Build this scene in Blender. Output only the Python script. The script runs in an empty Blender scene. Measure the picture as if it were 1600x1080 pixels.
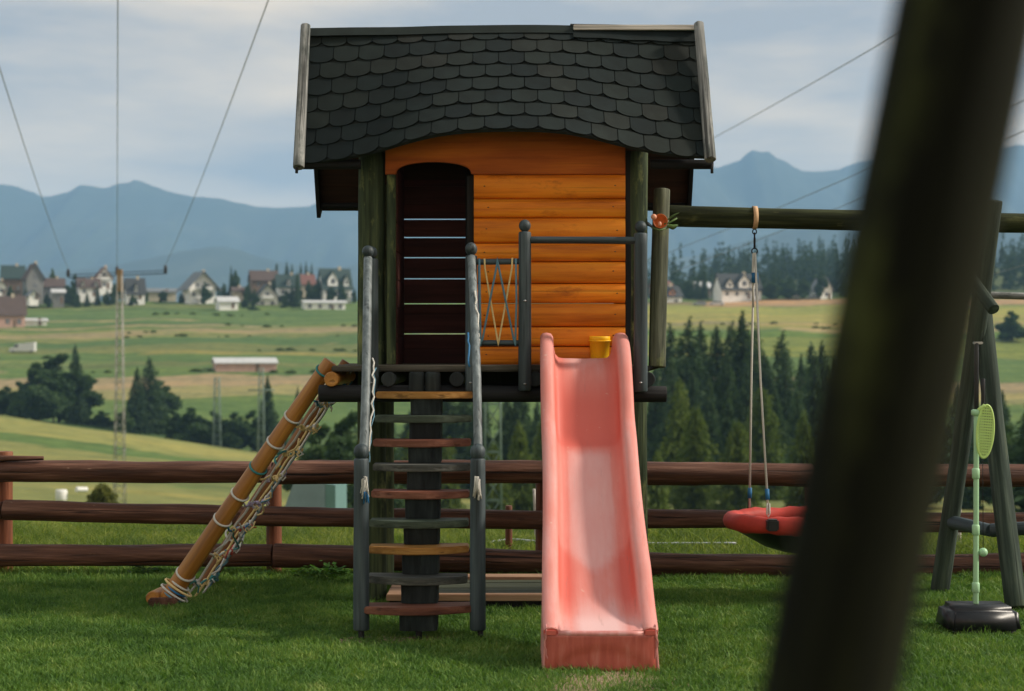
import bpy, bmesh, math, random
import numpy as np
from mathutils import Vector, Matrix, noise as mnoise
random.seed(7); rng = np.random.default_rng(7)
S = bpy.context.scene
COL = S.collection

# ------------------------------------------------------------------ camera, light, exposure
H = 1.38            # eye height above the lawn
F = 2600.0          # focal length in pixels of the 1600 px wide photograph
cam_d = bpy.data.cameras.new("camera"); cam = bpy.data.objects.new("camera", cam_d); COL.objects.link(cam)
cam.location = (0, 0, H); cam.rotation_euler = (math.radians(90), 0, 0)
cam_d.sensor_width = 36; cam_d.lens = 36 * F / 1600
cam_d.clip_start = 0.05; cam_d.clip_end = 30000
cam_d.dof.use_dof = True; cam_d.dof.focus_distance = 8.7; cam_d.dof.aperture_fstop = 3.0
S.camera = cam

SUN_EL, SUN_AZ = math.radians(35), math.radians(88)       # azimuth clockwise from +Y (away from the viewer, to the right)
W = bpy.data.worlds.new("World"); S.world = W; W.use_nodes = True
nt = W.node_tree; nt.nodes.clear()
out = nt.nodes.new("ShaderNodeOutputWorld"); bg = nt.nodes.new("ShaderNodeBackground")
sky = nt.nodes.new("ShaderNodeTexSky"); sky.sky_type = 'NISHITA'; sky.sun_disc = False
sky.sun_elevation = SUN_EL; sky.sun_rotation = SUN_AZ; sky.altitude = 700; sky.air_density = 1.0; sky.dust_density = 1.5
tc = nt.nodes.new("ShaderNodeTexCoord"); mp = nt.nodes.new("ShaderNodeMapping")
mp.inputs['Scale'].default_value = (3.0, 3.0, 14.0)
n1 = nt.nodes.new("ShaderNodeTexNoise"); n1.inputs['Scale'].default_value = 1.3; n1.inputs['Detail'].default_value = 6; n1.inputs['Roughness'].default_value = .55
rp = nt.nodes.new("ShaderNodeValToRGB"); rp.color_ramp.elements[0].position = .36; rp.color_ramp.elements[1].position = .62
rp.color_ramp.elements[0].color = (5.8, 4.9, 4.2, 1); rp.color_ramp.elements[1].color = (14.2, 10.4, 6.4, 1)
mx = nt.nodes.new("ShaderNodeMixRGB"); mx.inputs['Fac'].default_value = .80
nt.links.new(tc.outputs['Generated'], mp.inputs['Vector']); nt.links.new(mp.outputs['Vector'], n1.inputs['Vector'])
nt.links.new(n1.outputs['Fac'], rp.inputs['Fac']); nt.links.new(sky.outputs['Color'], mx.inputs['Color1'])
sep = nt.nodes.new("ShaderNodeSeparateXYZ"); nt.links.new(tc.outputs['Generated'], sep.inputs[0])   # clouds: warm near the horizon, neutral overhead
mr = nt.nodes.new("ShaderNodeMapRange"); mr.inputs['From Min'].default_value = .10; mr.inputs['From Max'].default_value = .65; nt.links.new(sep.outputs['Z'], mr.inputs['Value'])
cl = nt.nodes.new("ShaderNodeMixRGB"); cl.blend_type = 'MULTIPLY'; cl.inputs['Color2'].default_value = (.74, 1.0, 1.36, 1)
nt.links.new(mr.outputs['Result'], cl.inputs['Fac']); nt.links.new(rp.outputs['Color'], cl.inputs['Color1']); nt.links.new(cl.outputs['Color'], mx.inputs['Color2']); nt.links.new(mx.outputs['Color'], bg.inputs['Color'])
bg.inputs['Strength'].default_value = 0.077
nt.links.new(bg.outputs['Background'], out.inputs['Surface'])
sd = bpy.data.lights.new("sun", 'SUN'); sd.energy = 3.8; sd.angle = math.radians(6.0); sd.color = (1.0, .90, .76)
sun = bpy.data.objects.new("sun", sd); COL.objects.link(sun)
to_sun = Vector((math.sin(SUN_AZ) * math.cos(SUN_EL), math.cos(SUN_AZ) * math.cos(SUN_EL), math.sin(SUN_EL)))
sun.rotation_euler = (-to_sun).to_track_quat('-Z', 'Y').to_euler(); sun.location = (20, 20, 30)
S.view_settings.view_transform = 'Standard'; S.view_settings.look = 'None'
S.view_settings.exposure = 0.40; S.view_settings.gamma = 1.0; S.view_settings.use_curve_mapping = False
S.render.engine = 'CYCLES'; S.cycles.use_denoising = True
S.cycles.max_bounces = 8; S.cycles.volume_bounces = 1; S.cycles.transparent_max_bounces = 16

# ------------------------------------------------------------------ helpers
def P(px, py, D):                       # a measured photograph point at distance D -> world
    return Vector(((px - 800) * D / F, D, H + (540 - py) * D / F))
ORG = {}
def tag(o, label=None, cat=None, group=None, kind=None):
    if label: o['label'] = label
    if cat: o['category'] = cat
    if group: o['group'] = group
    if kind: o['kind'] = kind
    return o
def thing(name, label, cat, loc=(0, 0, 0), group=None):
    o = bpy.data.objects.new(name, None); COL.objects.link(o); o.location = loc
    o.empty_display_size = .1
    ORG[o.name] = Matrix.Translation(Vector(loc))
    return tag(o, label, cat, group)
def put(name, me, parent=None, M=None):
    o = bpy.data.objects.new(name, me); COL.objects.link(o)
    M = M or Matrix.Identity(4)
    if parent is not None:
        o.parent = parent; o.matrix_basis = ORG[parent.name].inverted() @ M
    else: o.matrix_basis = M
    ORG[o.name] = M
    return o
def mesh(name, verts, faces, mat, smooth=False):
    me = bpy.data.meshes.new(name); me.from_pydata([tuple(v) for v in verts], [], faces); me.update()
    if mat: me.materials.append(mat)
    if smooth:
        me.polygons.foreach_set("use_smooth", [True] * len(me.polygons))
    return me
def join(parts):                        # [(verts, faces)] -> one
    V, Fc = [], []
    for v, f in parts:
        n = len(V); V += list(v); Fc += [tuple(i + n for i in q) for q in f]
    return V, Fc
def boxvf(x0, x1, y0, y1, z0, z1):
    v = [(x0, y0, z0), (x1, y0, z0), (x1, y1, z0), (x0, y1, z0), (x0, y0, z1), (x1, y0, z1), (x1, y1, z1), (x0, y1, z1)]
    f = [(0, 3, 2, 1), (4, 5, 6, 7), (0, 1, 5, 4), (1, 2, 6, 5), (2, 3, 7, 6), (3, 0, 4, 7)]
    return v, f
def bevel_me(me, w, seg=2):
    bm = bmesh.new(); bm.from_mesh(me)
    bmesh.ops.bevel(bm, geom=bm.edges[:], offset=w, segments=seg, affect='EDGES', clamp_overlap=True)
    bm.to_mesh(me); bm.free(); me.update(); return me
def box(name, x0, x1, y0, y1, z0, z1, mat, parent=None, bev=0, M=None, c=True):
    """box part, mesh centred on itself, long axis usable by wood materials"""
    cx, cy, cz = (x0 + x1) / 2, (y0 + y1) / 2, (z0 + z1) / 2
    v, f = boxvf(x0 - cx, x1 - cx, y0 - cy, y1 - cy, z0 - cz, z1 - cz)
    me = mesh(name, v, f, mat)
    if bev: bevel_me(me, bev)
    return put(name, me, parent, (M or Matrix.Identity(4)) @ Matrix.Translation((cx, cy, cz)))
def frame_to(p0, p1):
    p0, p1 = Vector(p0), Vector(p1); d = p1 - p0
    q = d.to_track_quat('Z', 'Y'); return Matrix.Translation(p0) @ q.to_matrix().to_4x4(), d.length
def log_me(name, L, r0, r1, mat, seg=18, rings=14, wob=.02, bend=0., seed=0, bev=.12, rag=0.):
    """a round timber along +Z from 0 to L: slight taper, knotty outline, eased end rims"""
    V, Fc = [], []
    rnd = random.Random(seed)
    zs = [0, 0] + [L * i / rings for i in range(rings + 1)] + [L, L]
    n = len(zs)
    ox = rnd.random() * 50
    bdir = rnd.random() * 6.28
    for k, z in enumerate(zs):
        t = z / L if L else 0
        r = r0 + (r1 - r0) * t
        zz = z
        if k in (1, n - 2): r *= 1 - bev * .35; zz = z
        if k in (0, n - 1): r *= 1 - bev
        if k == 2: zz = min(r0 * bev * .9, L * .2)
        if k == n - 3: zz = L - min(r1 * bev * .9, L * .2)
        if k == 1: zz = r0 * bev * .25
        if k == n - 2: zz = L - r1 * bev * .25
        bx = bend * math.sin(math.pi * t) * math.cos(bdir); by = bend * math.sin(math.pi * t) * math.sin(bdir)
        for s in range(seg):
            a = 2 * math.pi * s / seg
            nn = mnoise.noise(Vector((math.cos(a) * 1.2 + ox, math.sin(a) * 1.2, zz * 2.2)))
            nn2 = mnoise.noise(Vector((math.cos(a) * 3 + ox, math.sin(a) * 3, zz * 9)))
            rr = r * (1 + wob * 2.2 * nn + wob * .7 * nn2)
            dz = rag * mnoise.noise(Vector((math.cos(a) * 2 + ox, math.sin(a) * 2, 7))) if k < 2 or k > n - 3 else 0
            V.append((rr * math.cos(a) + bx, rr * math.sin(a) + by, zz + dz))
    for k in range(n - 1):
        for s in range(seg):
            a, b = k * seg + s, k * seg + (s + 1) % seg
            Fc.append((a, b, b + seg, a + seg))
    Fc.append(tuple(reversed(range(seg)))); Fc.append(tuple((n - 1) * seg + s for s in range(seg)))
    me = mesh(name, V, Fc, mat, True)
    me.polygons[-1].use_smooth = False; me.polygons[-2].use_smooth = False
    return me
LS = [0]
def log(name, p0, p1, r0, r1, mat, parent=None, **k):
    LS[0] += 1
    M, L = frame_to(p0, p1)
    k.setdefault('seed', LS[0])
    return put(name, log_me(name, L, r0, r1, mat, **k), parent, M)
def tube_vf(pts, r, seg=7, caps=True):
    pts = [Vector(p) for p in pts]; V, Fc = [], []
    up = Vector((0, 0, 1)); n = len(pts)
    rs = r if isinstance(r, (list, tuple)) else [r] * n
    prev = None
    for i, p in enumerate(pts):
        d = (pts[min(i + 1, n - 1)] - pts[max(i - 1, 0)]).normalized()
        if prev is None:
            a = d.cross(up)
            if a.length < .05: a = d.cross(Vector((1, 0, 0)))
        else: a = prev - d * prev.dot(d)
        a.normalize(); b = d.cross(a); prev = a
        for s in range(seg):
            t = 2 * math.pi * s / seg
            V.append(p + a * math.cos(t) * rs[i] + b * math.sin(t) * rs[i])
    for i in range(n - 1):
        for s in range(seg):
            q, w = i * seg + s, i * seg + (s + 1) % seg
            Fc.append((q, w, w + seg, q + seg))
    if caps: Fc.append(tuple(reversed(range(seg)))); Fc.append(tuple((n - 1) * seg + s for s in range(seg)))
    return V, Fc
def tubes(name, list_pts, r, mat, parent=None, seg=7, origin=None):
    V, Fc = join([tube_vf(p, rr if rr else r, seg) for p, rr in [(q if isinstance(q, tuple) and isinstance(q[0], list) else (q, None)) for q in list_pts]])
    o = Vector(origin) if origin else sum(V, Vector()) / len(V)
    return put(name, mesh(name, [v - o for v in V], Fc, mat, True), parent, Matrix.Translation(o))
def lathe_me(name, prof, mat, seg=24, smooth=True):
    V, Fc = [], []
    for r, z in prof:
        for s in range(seg):
            a = 2 * math.pi * s / seg; V.append((r * math.cos(a), r * math.sin(a), z))
    for k in range(len(prof) - 1):
        for s in range(seg):
            a, b = k * seg + s, k * seg + (s + 1) % seg
            Fc.append((a, b, b + seg, a + seg))
    Fc.append(tuple(reversed(range(seg)))); Fc.append(tuple((len(prof) - 1) * seg + s for s in range(seg)))
    return mesh(name, V, Fc, mat, smooth)
def ball(name, p, r, mat, parent=None, sz=1.0):
    prof = [(max(r * math.sin(math.pi * k / 10), .0005), -r * sz * math.cos(math.pi * k / 10)) for k in range(11)]
    return put(name, lathe_me(name, prof, mat, 18), parent, Matrix.Translation(Vector(p)))
def prism_me(name, outline, y0, y1, mat, bev=0):     # outline in x,z ; extruded along y
    n = len(outline)
    V = [(x, y0, z) for x, z in outline] + [(x, y1, z) for x, z in outline]
    Fc = [tuple(range(n)), tuple(reversed(range(n, 2 * n)))] + [(i, i + n, (i + 1) % n + n, (i + 1) % n) for i in range(n)]
    me = mesh(name, V, Fc, mat)
    bm = bmesh.new(); bm.from_mesh(me); bmesh.ops.recalc_face_normals(bm, faces=bm.faces[:])
    if bev: bmesh.ops.bevel(bm, geom=[e for e in bm.edges if abs(e.verts[0].co.y - e.verts[1].co.y) < 1e-6], offset=bev, segments=2, affect='EDGES')
    bm.to_mesh(me); bm.free(); return me

# ------------------------------------------------------------------ materials
class NT:
    def __init__(s, name):
        s.m = bpy.data.materials.new(name); s.m.use_nodes = True; s.t = s.m.node_tree
        s.b = s.t.nodes['Principled BSDF']; s.out = s.t.nodes['Material Output']
    def n(s, typ, **k):
        x = s.t.nodes.new(typ)
        for a, v in k.items():
            if a in x.inputs: x.inputs[a].default_value = v
            else: setattr(x, a, v)
        return x
    def l(s, a, b): s.t.links.new(a, b)
    def ramp(s, fac, stops):
        r = s.n('ShaderNodeValToRGB'); cr = r.color_ramp
        while len(cr.elements) < len(stops): cr.elements.new(.5)
        for e, (p, c) in zip(cr.elements, stops):
            e.position = p; e.color = tuple(c) + (1,) if len(c) == 3 else c
        s.l(fac, r.inputs['Fac']); return r.outputs['Color']
    def noise(s, vec, scale, detail=4, rough=.55):
        x = s.n('ShaderNodeTexNoise', Scale=scale, Detail=detail, Roughness=rough); s.l(vec, x.inputs['Vector']); return x.outputs['Fac']
    def mapv(s, vec, sc, loc=None):
        x = s.n('ShaderNodeMapping'); x.inputs['Scale'].default_value = sc; s.l(vec, x.inputs['Vector'])
        if loc is not None: s.l(loc, x.inputs['Location'])
        return x.outputs['Vector']
    def mix(s, f, a, b, mode='MIX'):
        x = s.n('ShaderNodeMixRGB', blend_type=mode)
        for k, v in ((0, f), (1, a), (2, b)):
            if isinstance(v, (int, float)): x.inputs[k].default_value = v
            elif isinstance(v, (tuple, list)): x.inputs[k].default_value = tuple(v) + (1,) if len(v) == 3 else v
            else: s.l(v, x.inputs[k])
        return x.outputs[0]
    def bump(s, h, st, dist=.01, nrm=None):
        x = s.n('ShaderNodeBump', Strength=st, Distance=dist); s.l(h, x.inputs['Height'])
        if nrm: s.l(nrm, x.inputs['Normal'])
        return x.outputs['Normal']
    def rnd(s):
        o = s.n('ShaderNodeObjectInfo'); c = s.n('ShaderNodeCombineXYZ')
        mu = s.n('ShaderNodeMath', operation='MULTIPLY'); mu.inputs[1].default_value = 37.0
        s.l(o.outputs['Random'], mu.inputs[0])
        for k in range(3): s.l(mu.outputs[0], c.inputs[k])
        return o.outputs['Random'], c.outputs[0]
def wood(name, dark, mid, light, axis='Z', rough=.7, moss=None, mossamt=.5, crack=.5, grain=.35, wear=None, wearamt=.62, knots=True, spec=.3, sc=1.0, vary=.25):
    """weathered or stained timber: long grain, drying cracks, knots, moss or worn patches"""
    m = NT(name); co = m.n('ShaderNodeTexCoord').outputs['Object']; rv, off = m.rnd()
    def st(a, b): return {'X': (b, a, a), 'Y': (a, b, a), 'Z': (a, a, b)}[axis]
    g = m.noise(m.mapv(co, st(26 * sc, 1.6 * sc), off), 1.0, 6, .6)
    col = m.ramp(g, [(.30, dark), (.5, mid), (.72, light)])
    big = m.noise(m.mapv(co, st(3.5 * sc, 1.6 * sc), off), 1.0, 3)
    col = m.mix(.55, col, m.ramp(big, [(.3, (.55, .55, .55)), (.7, (1.25, 1.25, 1.25))]), 'MULTIPLY')
    col = m.mix(vary, col, m.ramp(rv, [(0, (.55, .55, .55)), (1, (1.3, 1.3, 1.3))]), 'MULTIPLY')
    if knots:
        v = m.n('ShaderNodeTexVoronoi', Scale=1.0); m.l(m.mapv(co, st(7 * sc, 3.0 * sc), off), v.inputs['Vector'])
        kf = m.ramp(v.outputs['Distance'], [(.0, (1, 1, 1)), (.10, (0, 0, 0))])
        col = m.mix(m.mix(1, kf, (.75, .75, .75), 'MULTIPLY'), col, tuple(c * .35 for c in dark))
    if moss:
        mf = m.ramp(m.noise(m.mapv(co, st(9, 3.5), off), 1.0, 6, .7), [(mossamt, (0, 0, 0)), (mossamt + .16, (1, 1, 1))])
        col = m.mix(m.mix(1, mf, (.8, .8, .8), 'MULTIPLY'), col, moss)
    if wear:
        wf = m.ramp(m.noise(m.mapv(co, st(34, 7), off), 1.0, 7, .7), [(wearamt, (0, 0, 0)), (wearamt + .05, (1, 1, 1))])
        col = m.mix(wf, col, wear)
    ck = m.ramp(m.noise(m.mapv(co, st(42 * sc, .9 * sc), off), 1.0, 3, .5), [(.60, (0, 0, 0)), (.68, (1, 1, 1))])
    col = m.mix(m.mix(1, ck, (crack,) * 3, 'MULTIPLY'), col, tuple(c * .22 for c in dark))
    m.l(col, m.b.inputs['Base Color'])
    h = m.mix(.5, g, m.mix(1, m.ramp(m.noise(m.mapv(co, st(120 * sc, 9 * sc), off), 1.0, 4), [(0, (0, 0, 0)), (1, (1, 1, 1))]), ck, 'SUBTRACT'))
    m.l(m.bump(h, grain, .012), m.b.inputs['Normal'])
    m.b.inputs['Roughness'].default_value = rough; m.b.inputs['Specular IOR Level'].default_value = spec
    return m.m
def plain(name, col, rough=.5, var=.15, scale=20, metal=0, spec=.4, bump=.1, sheen=0):
    m = NT(name); co = m.n('ShaderNodeTexCoord').outputs['Object']
    n = m.noise(co, scale, 5)
    c = m.mix(1, tuple(col), m.ramp(n, [(.25, (1 - var,) * 3), (.75, (1 + var,) * 3)]), 'MULTIPLY')
    m.l(c, m.b.inputs['Base Color']); m.b.inputs['Roughness'].default_value = rough
    m.b.inputs['Metallic'].default_value = metal; m.b.inputs['Specular IOR Level'].default_value = spec
    if bump: m.l(m.bump(m.noise(co, scale * 4, 4), bump, .004), m.b.inputs['Normal'])
    return m.m
M_post = wood('green_weathered_post', (.018, .026, .016), (.052, .070, .038), (.135, .165, .075), moss=(.27, .29, .11), mossamt=.55, rough=.85, spec=.15)
M_slog = wood('greygreen_side_log', (.05, .055, .04), (.13, .14, .10), (.24, .25, .18), moss=(.25, .28, .12), mossamt=.58, rough=.85, spec=.15)
M_beam = wood('mossy_swing_beam', (.012, .015, .008), (.035, .042, .018), (.09, .10, .045), moss=(.15, .15, .06), mossamt=.55, wear=(.42, .38, .26), wearamt=.68, rough=.85, spec=.15)
M_leg = wood('swing_leg_wood', (.012, .020, .015), (.040, .058, .046), (.10, .13, .10), moss=(.10, .12, .07), mossamt=.60, wear=(.42, .42, .36), wearamt=.70, rough=.8, spec=.2)
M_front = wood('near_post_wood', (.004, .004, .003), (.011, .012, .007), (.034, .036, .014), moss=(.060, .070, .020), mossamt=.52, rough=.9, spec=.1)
M_blue = wood('bluegrey_painted_wood', (.022, .033, .039), (.045, .064, .073), (.085, .112, .122), rough=.55, crack=.75, wear=(.24, .27, .27), wearamt=.72, grain=.25, knots=False, spec=.35)
M_rail = wood('bluegrey_handrail', (.07, .09, .095), (.15, .18, .19), (.26, .30, .31), rough=.5, crack=.6, wear=(.45, .48, .48), wearamt=.70, grain=.25, knots=False, spec=.35)
M_joist = wood('joist_wood', (.010, .013, .015), (.020, .026, .028), (.05, .06, .06), rough=.8, axis='Y')
M_dark = wood('dark_beam_wood', (.004, .004, .005), (.009, .009, .010), (.02, .02, .02), rough=.75)
M_deck = wood('grey_deck_plank', (.03, .028, .022), (.085, .078, .06), (.20, .18, .15), axis='X', rough=.75)
M_siding = wood('orange_log_siding', (.50, .118, .007), (.80, .228, .012), (.90, .33, .022), axis='X', rough=.5, crack=.35, grain=.3, spec=.22, moss=(.38, .085, .006), mossamt=.57, sc=.8, vary=.15)
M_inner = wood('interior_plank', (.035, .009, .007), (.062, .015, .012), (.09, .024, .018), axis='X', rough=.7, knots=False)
M_soffit = wood('dark_roof_boards', (.02, .010, .006), (.045, .020, .010), (.07, .03, .015), axis='X', rough=.8)
M_fence = wood('redbrown_fence_log', (.045, .019, .012), (.105, .043, .026), (.24, .12, .08), rough=.66, crack=1.0, wear=(.36, .23, .16), wearamt=.66, spec=.3, grain=.9)
M_fpost = wood('redbrown_fence_post', (.10, .03, .014), (.18, .058, .026), (.28, .11, .05), rough=.6, spec=.35)
M_net = wood('varnished_ramp_log', (.20, .070, .010), (.36, .145, .020), (.52, .24, .045), rough=.45, crack=.5, spec=.5, sc=.8)
M_net2 = wood('shaded_ramp_log', (.12, .040, .010), (.20, .075, .018), (.34, .15, .035), rough=.55, crack=.6)  # back pole: its shade is put into the colour as darker browns
M_grey = wood('silver_weathered_log', (.09, .095, .095), (.25, .255, .25), (.48, .48, .46), rough=.85, crack=.8, moss=(.045, .06, .055), mossamt=.48, wear=(.62, .62, .58), wearamt=.68)
M_tor = wood('tread_ochre', (.20, .085, .018), (.34, .16, .035), (.50, .27, .08), axis='X', rough=.5)
M_tbr = wood('tread_redbrown', (.10, .032, .02), (.19, .07, .042), (.30, .13, .085), axis='X', rough=.6)
M_tgr = wood('tread_green', (.025, .035, .026), (.055, .075, .052), (.11, .14, .10), axis='X', rough=.6)
M_tgy = wood('tread_grey', (.03, .033, .03), (.075, .078, .07), (.17, .17, .15), axis='X', rough=.7)
M_string = wood('stringer_wood', (.006, .009, .010), (.014, .020, .021), (.034, .045, .044), rough=.8, moss=(.06, .07, .03), mossamt=.66)
M_pinkw = wood('sandbox_plank', (.22, .12, .07), (.36, .21, .13), (.48, .31, .20), axis='X', rough=.7)
M_ridgew = wood('bare_ridge_board', (.45, .39, .35), (.62, .56, .52), (.74, .70, .66), axis='X', rough=.8)
M_metal = plain('dark_steel', (.02, .02, .022), .5, metal=.6)
M_steel = plain('galvanised_steel', (.45, .46, .47), .35, metal=.9)
M_rope = plain('white_rope', (.62, .60, .55), .85, .2, 200, bump=.6)
M_ropec = plain('cream_rope', (.80, .60, .28), .85, .2, 200, bump=.6)
M_ropeb = plain('blue_grey_rope', (.13, .26, .34), .85, .25, 200, bump=.6)
M_tblue = plain('blue_tape', (.02, .15, .34), .6, .15, 60)
M_tteal = plain('teal_cord', (.04, .20, .20), .8, .2, 120)
M_tred = plain('red_cord', (.42, .06, .04), .8, .2, 120)
M_tviolet = plain('lilac_cord', (.38, .32, .46), .8, .2, 120)
M_black = plain('black_plastic', (.012, .013, .016), .38, .1, 30)
M_mint = plain('mint_plastic', (.36, .60, .36), .4, .06, 20, bump=.02)
M_lime = plain('lime_plastic', (.52, .72, .22), .4, .06, 20, bump=.02)
M_yel = plain('yellow_bucket', (.88, .50, .012), .4, .06, 14, bump=.03)
M_redfab = plain('red_padded_fabric', (.50, .045, .030), .6, .22, 14, bump=.3)
M_strap = plain('tan_strap', (.60, .38, .22), .8, .2, 60)
M_orange = plain('orange_plastic_flower', (.55, .13, .03), .5, .3, 50)
M_peach = plain('peach_plastic', (.75, .34, .22), .5)
M_leafp = plain('green_plastic_leaf', (.10, .17, .05), .5, .3, 40)
M_greenboard = wood('sandbox_green_board', (.03, .035, .02), (.055, .062, .035), (.09, .10, .06), axis='X')
# ------------------------------------------------------------------ the playhouse on its tower
DF, DB = 8.95, 9.60                     # distance of the front and the back pair of posts
XL, XR = -.752, .668
house = thing('playhouse', 'orange log playhouse on posts, with arched doorway and dark green shingle roof', 'playhouse', (-.04, 9.25, 0))
log('post', (XL, DF, -.05), (XL, DF, 2.42), .078, .074, M_post, house, bend=.006)
log('post', (XR, DF, -.05), (XR, DF, 2.42), .066, .064, M_post, house, bend=.008)
log('post', (XL, DB, -.05), (XL, DB, 2.30), .072, .070, M_post, house)
log('post', (XR, DB, -.05), (XR, DB, 2.30), .066, .064, M_post, house)
# deck: beams, joists, planks
zdk = 1.275
log('front_beam', (-1.00, 8.62, 1.132), (.80, 8.62, 1.128), .045, .042, M_dark, house)
box('back_fascia', -.93, .71, 9.50, 9.52, 1.165, 1.243, M_dark, house)
log('back_beam', (-1.00, 9.62, 1.13), (.78, 9.62, 1.13), .045, .042, M_dark, house)
for x in (-.93, -.636, -.285, .12, .45, .70):
    log('joist', (x, 8.56, 1.206), (x, 9.68, 1.206), .038, .038, M_net if x < -.9 else M_joist, house)
for k in range(7):
    y0 = 8.615 + k * .152
    box('deck_plank', -.935 + .012 * (k % 2), .715 - .01 * (k % 3), y0, y0 + .146, zdk - .03, zdk + .003 * (k % 2), M_deck, house, bev=.005)
# wall logs, front
bnd = [272, 310.5, 340.5, 380, 409, 443, 474, 511, 541.5, 571]
DW = 8.905
def halflog(name, x0, x1, z0, z1, y, mat, depth=.028, parent=house, seed=0):
    """log siding: a bowed face with a tight dark joint"""
    L = x1 - x0; nx = 16; prof = []
    hh = (z1 - z0) / 2 - .0012
    for k in range(11):
        a = -math.pi / 2 + math.pi * k / 10
        prof.append((-depth * max(math.cos(a), 0) ** .75, hh * math.sin(a)))
    prof += [(.03, hh), (.03, -hh)]
    V, Fc = [], []; n = len(prof)
    for i in range(nx + 1):
        x = -L / 2 + L * i / nx
        for (yy, zz) in prof:
            w = .0022 * mnoise.noise(Vector((x * 3 + seed * 9, zz * 10, 1)))
            V.append((x, yy + w * 1.5, zz + (w if abs(zz) < hh * .98 else w * .3)))
    for i in range(nx):
        for k in range(n):
            a, b = i * n + k, i * n + (k + 1) % n
            Fc.append((a, a + n, b + n, b))
    m0 = len(V); V += V[:n] + V[nx * n:nx * n + n]        # the sawn ends get rims of their own, so that they shade flat
    Fc += [tuple(range(m0, m0 + n)), tuple(reversed(range(m0 + n, m0 + 2 * n)))]
    me = mesh(name, V, Fc, mat, True)
    me.polygons[-1].use_smooth = me.polygons[-2].use_smooth = False
    return put(name, me, parent, Matrix.Translation(((x0 + x1) / 2, y, (z0 + z1) / 2)))
def zy(py, D=DW - .02): return H + (540 - py) * D / F
for k in range(9):
    halflog('wall_log', (740.5 - 800) * 8.89 / F, (977 - 800) * 8.89 / F, zy(bnd[k + 1]), zy(bnd[k]), DW, M_siding, seed=k)
for k in range(9):
    for q, px in enumerate((757, 958)):
        ball('nail_head', ((px + 3 * ((k * 5 + q) % 3) - 800) * 8.89 / F, DW - .0285, (zy(bnd[k]) + zy(bnd[k + 1])) / 2 + .004 * ((k + q) % 3)), .0045, M_metal, house, .6)
# arched head board over the doorway, reaching up under the eave
def wx(px): return (px - 800) * 8.885 / F
ol = [(wx(602), zy(272.5)), (wx(602), zy(196)), (wx(977), zy(196)), (wx(977), zy(272.5)), (wx(740), zy(272.5)), (wx(736), zy(271))]
for k in range(1, 20):
    a = math.pi * k / 20
    ol.append((wx(677.5 + 58.5 * math.cos(a)), zy(271 - 18 * math.sin(a) ** .8)))
ol += [(wx(619), zy(271)), (wx(617), zy(272.5))]
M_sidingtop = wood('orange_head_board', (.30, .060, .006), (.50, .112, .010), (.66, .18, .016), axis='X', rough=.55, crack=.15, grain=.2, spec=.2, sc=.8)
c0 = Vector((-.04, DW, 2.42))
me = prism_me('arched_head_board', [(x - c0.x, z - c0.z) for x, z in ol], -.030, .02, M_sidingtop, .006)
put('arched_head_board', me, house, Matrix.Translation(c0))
# door frame: green jamb on the left, dark one on the right
box('door_jamb', wx(604.5), wx(618), 8.87, 8.93, zdk + .004, zy(273), M_post, house, bev=.004)
box('door_jamb', wx(729), wx(740), 8.935, 8.97, zdk + .004, zy(273), M_dark, house, bev=.003)
box('light_leak_filler', wx(977.5), wx(992), 8.895, 8.95, zdk + .004, 2.42, M_dark, house, bev=.003)  # hidden filler strip, added to stop sun leaking between post and wall logs
# inside: side boards, back wall planks with daylight between them
gb = [570, 521, 474, 435, 402, 370.5, 342, 318, 292, 262, 230]
for k in range(len(gb) - 1):
    z0, z1 = H + (540 - gb[k]) * 9.56 / F, H + (540 - gb[k + 1]) * 9.56 / F
    g = .0065 if 1 <= k + 1 <= 6 else .0015
    if k == 0: z0 = zdk
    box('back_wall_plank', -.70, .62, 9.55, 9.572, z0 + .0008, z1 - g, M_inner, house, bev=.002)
hh = (2.50 - zdk) / 8
for k in range(8):
    z0 = zdk + .002 + k * hh
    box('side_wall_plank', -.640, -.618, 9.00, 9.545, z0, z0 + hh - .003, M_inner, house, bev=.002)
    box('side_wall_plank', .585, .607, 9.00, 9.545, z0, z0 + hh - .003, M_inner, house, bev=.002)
box('inner_stud', -.262, -.205, 9.36, 9.40, zdk + .003, 2.45, M_dark, house, bev=.003)
# roof ---------------------------------------------------------------
XA, XB, YR = -1.128, 1.034, 9.15
def ridge_z(x):
    return H + (540 - (50 - 5 * math.exp(-((x - .05) / .7) ** 2))) * 9.15 / F
EAVE = [(440, 259), (478, 258), (496, 256), (559, 245.5), (600, 235), (653, 217), (707, 207), (779, 202.5), (864, 204), (914, 212), (976, 229), (1017, 239), (1066, 246), (1102, 248), (1130, 248)]
ESX = np.linspace(460, 1120, 200); ESY = np.interp(ESX, [p[0] for p in EAVE], [p[1] for p in EAVE])
ESY = np.convolve(np.pad(ESY, 10, mode='edge'), np.ones(21) / 21, mode='valid')
LSL = .865
def prof_at(x):
    """rise and run of the slope at x; the measured eave line lifts over the door"""
    rz = ridge_z(x); De = 8.7
    for _ in range(6):
        py = float(np.interp(800 + x * F / De, ESX, ESY)); rise = rz - (H + (540 - py) * De / F)
        run = math.sqrt(max(LSL ** 2 - rise ** 2, .01)); De = YR - run
    return rise, run, rz
PX_ = np.linspace(-1.2, 1.1, 231); PR_ = np.array([prof_at(x) for x in PX_])
def RS(x, v, off=0.0):
    """front slope, ruled from ridge (v = 0) to eave (v = 1)"""
    rise, run, rz = (float(np.interp(x, PX_, PR_[:, k])) for k in range(3))
    return Vector((x, YR - run * v, rz - rise * v)) + Vector((0, -rise, run)).normalized() * off
nx, nv = 44, 8
V, Fc = [], []
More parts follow.
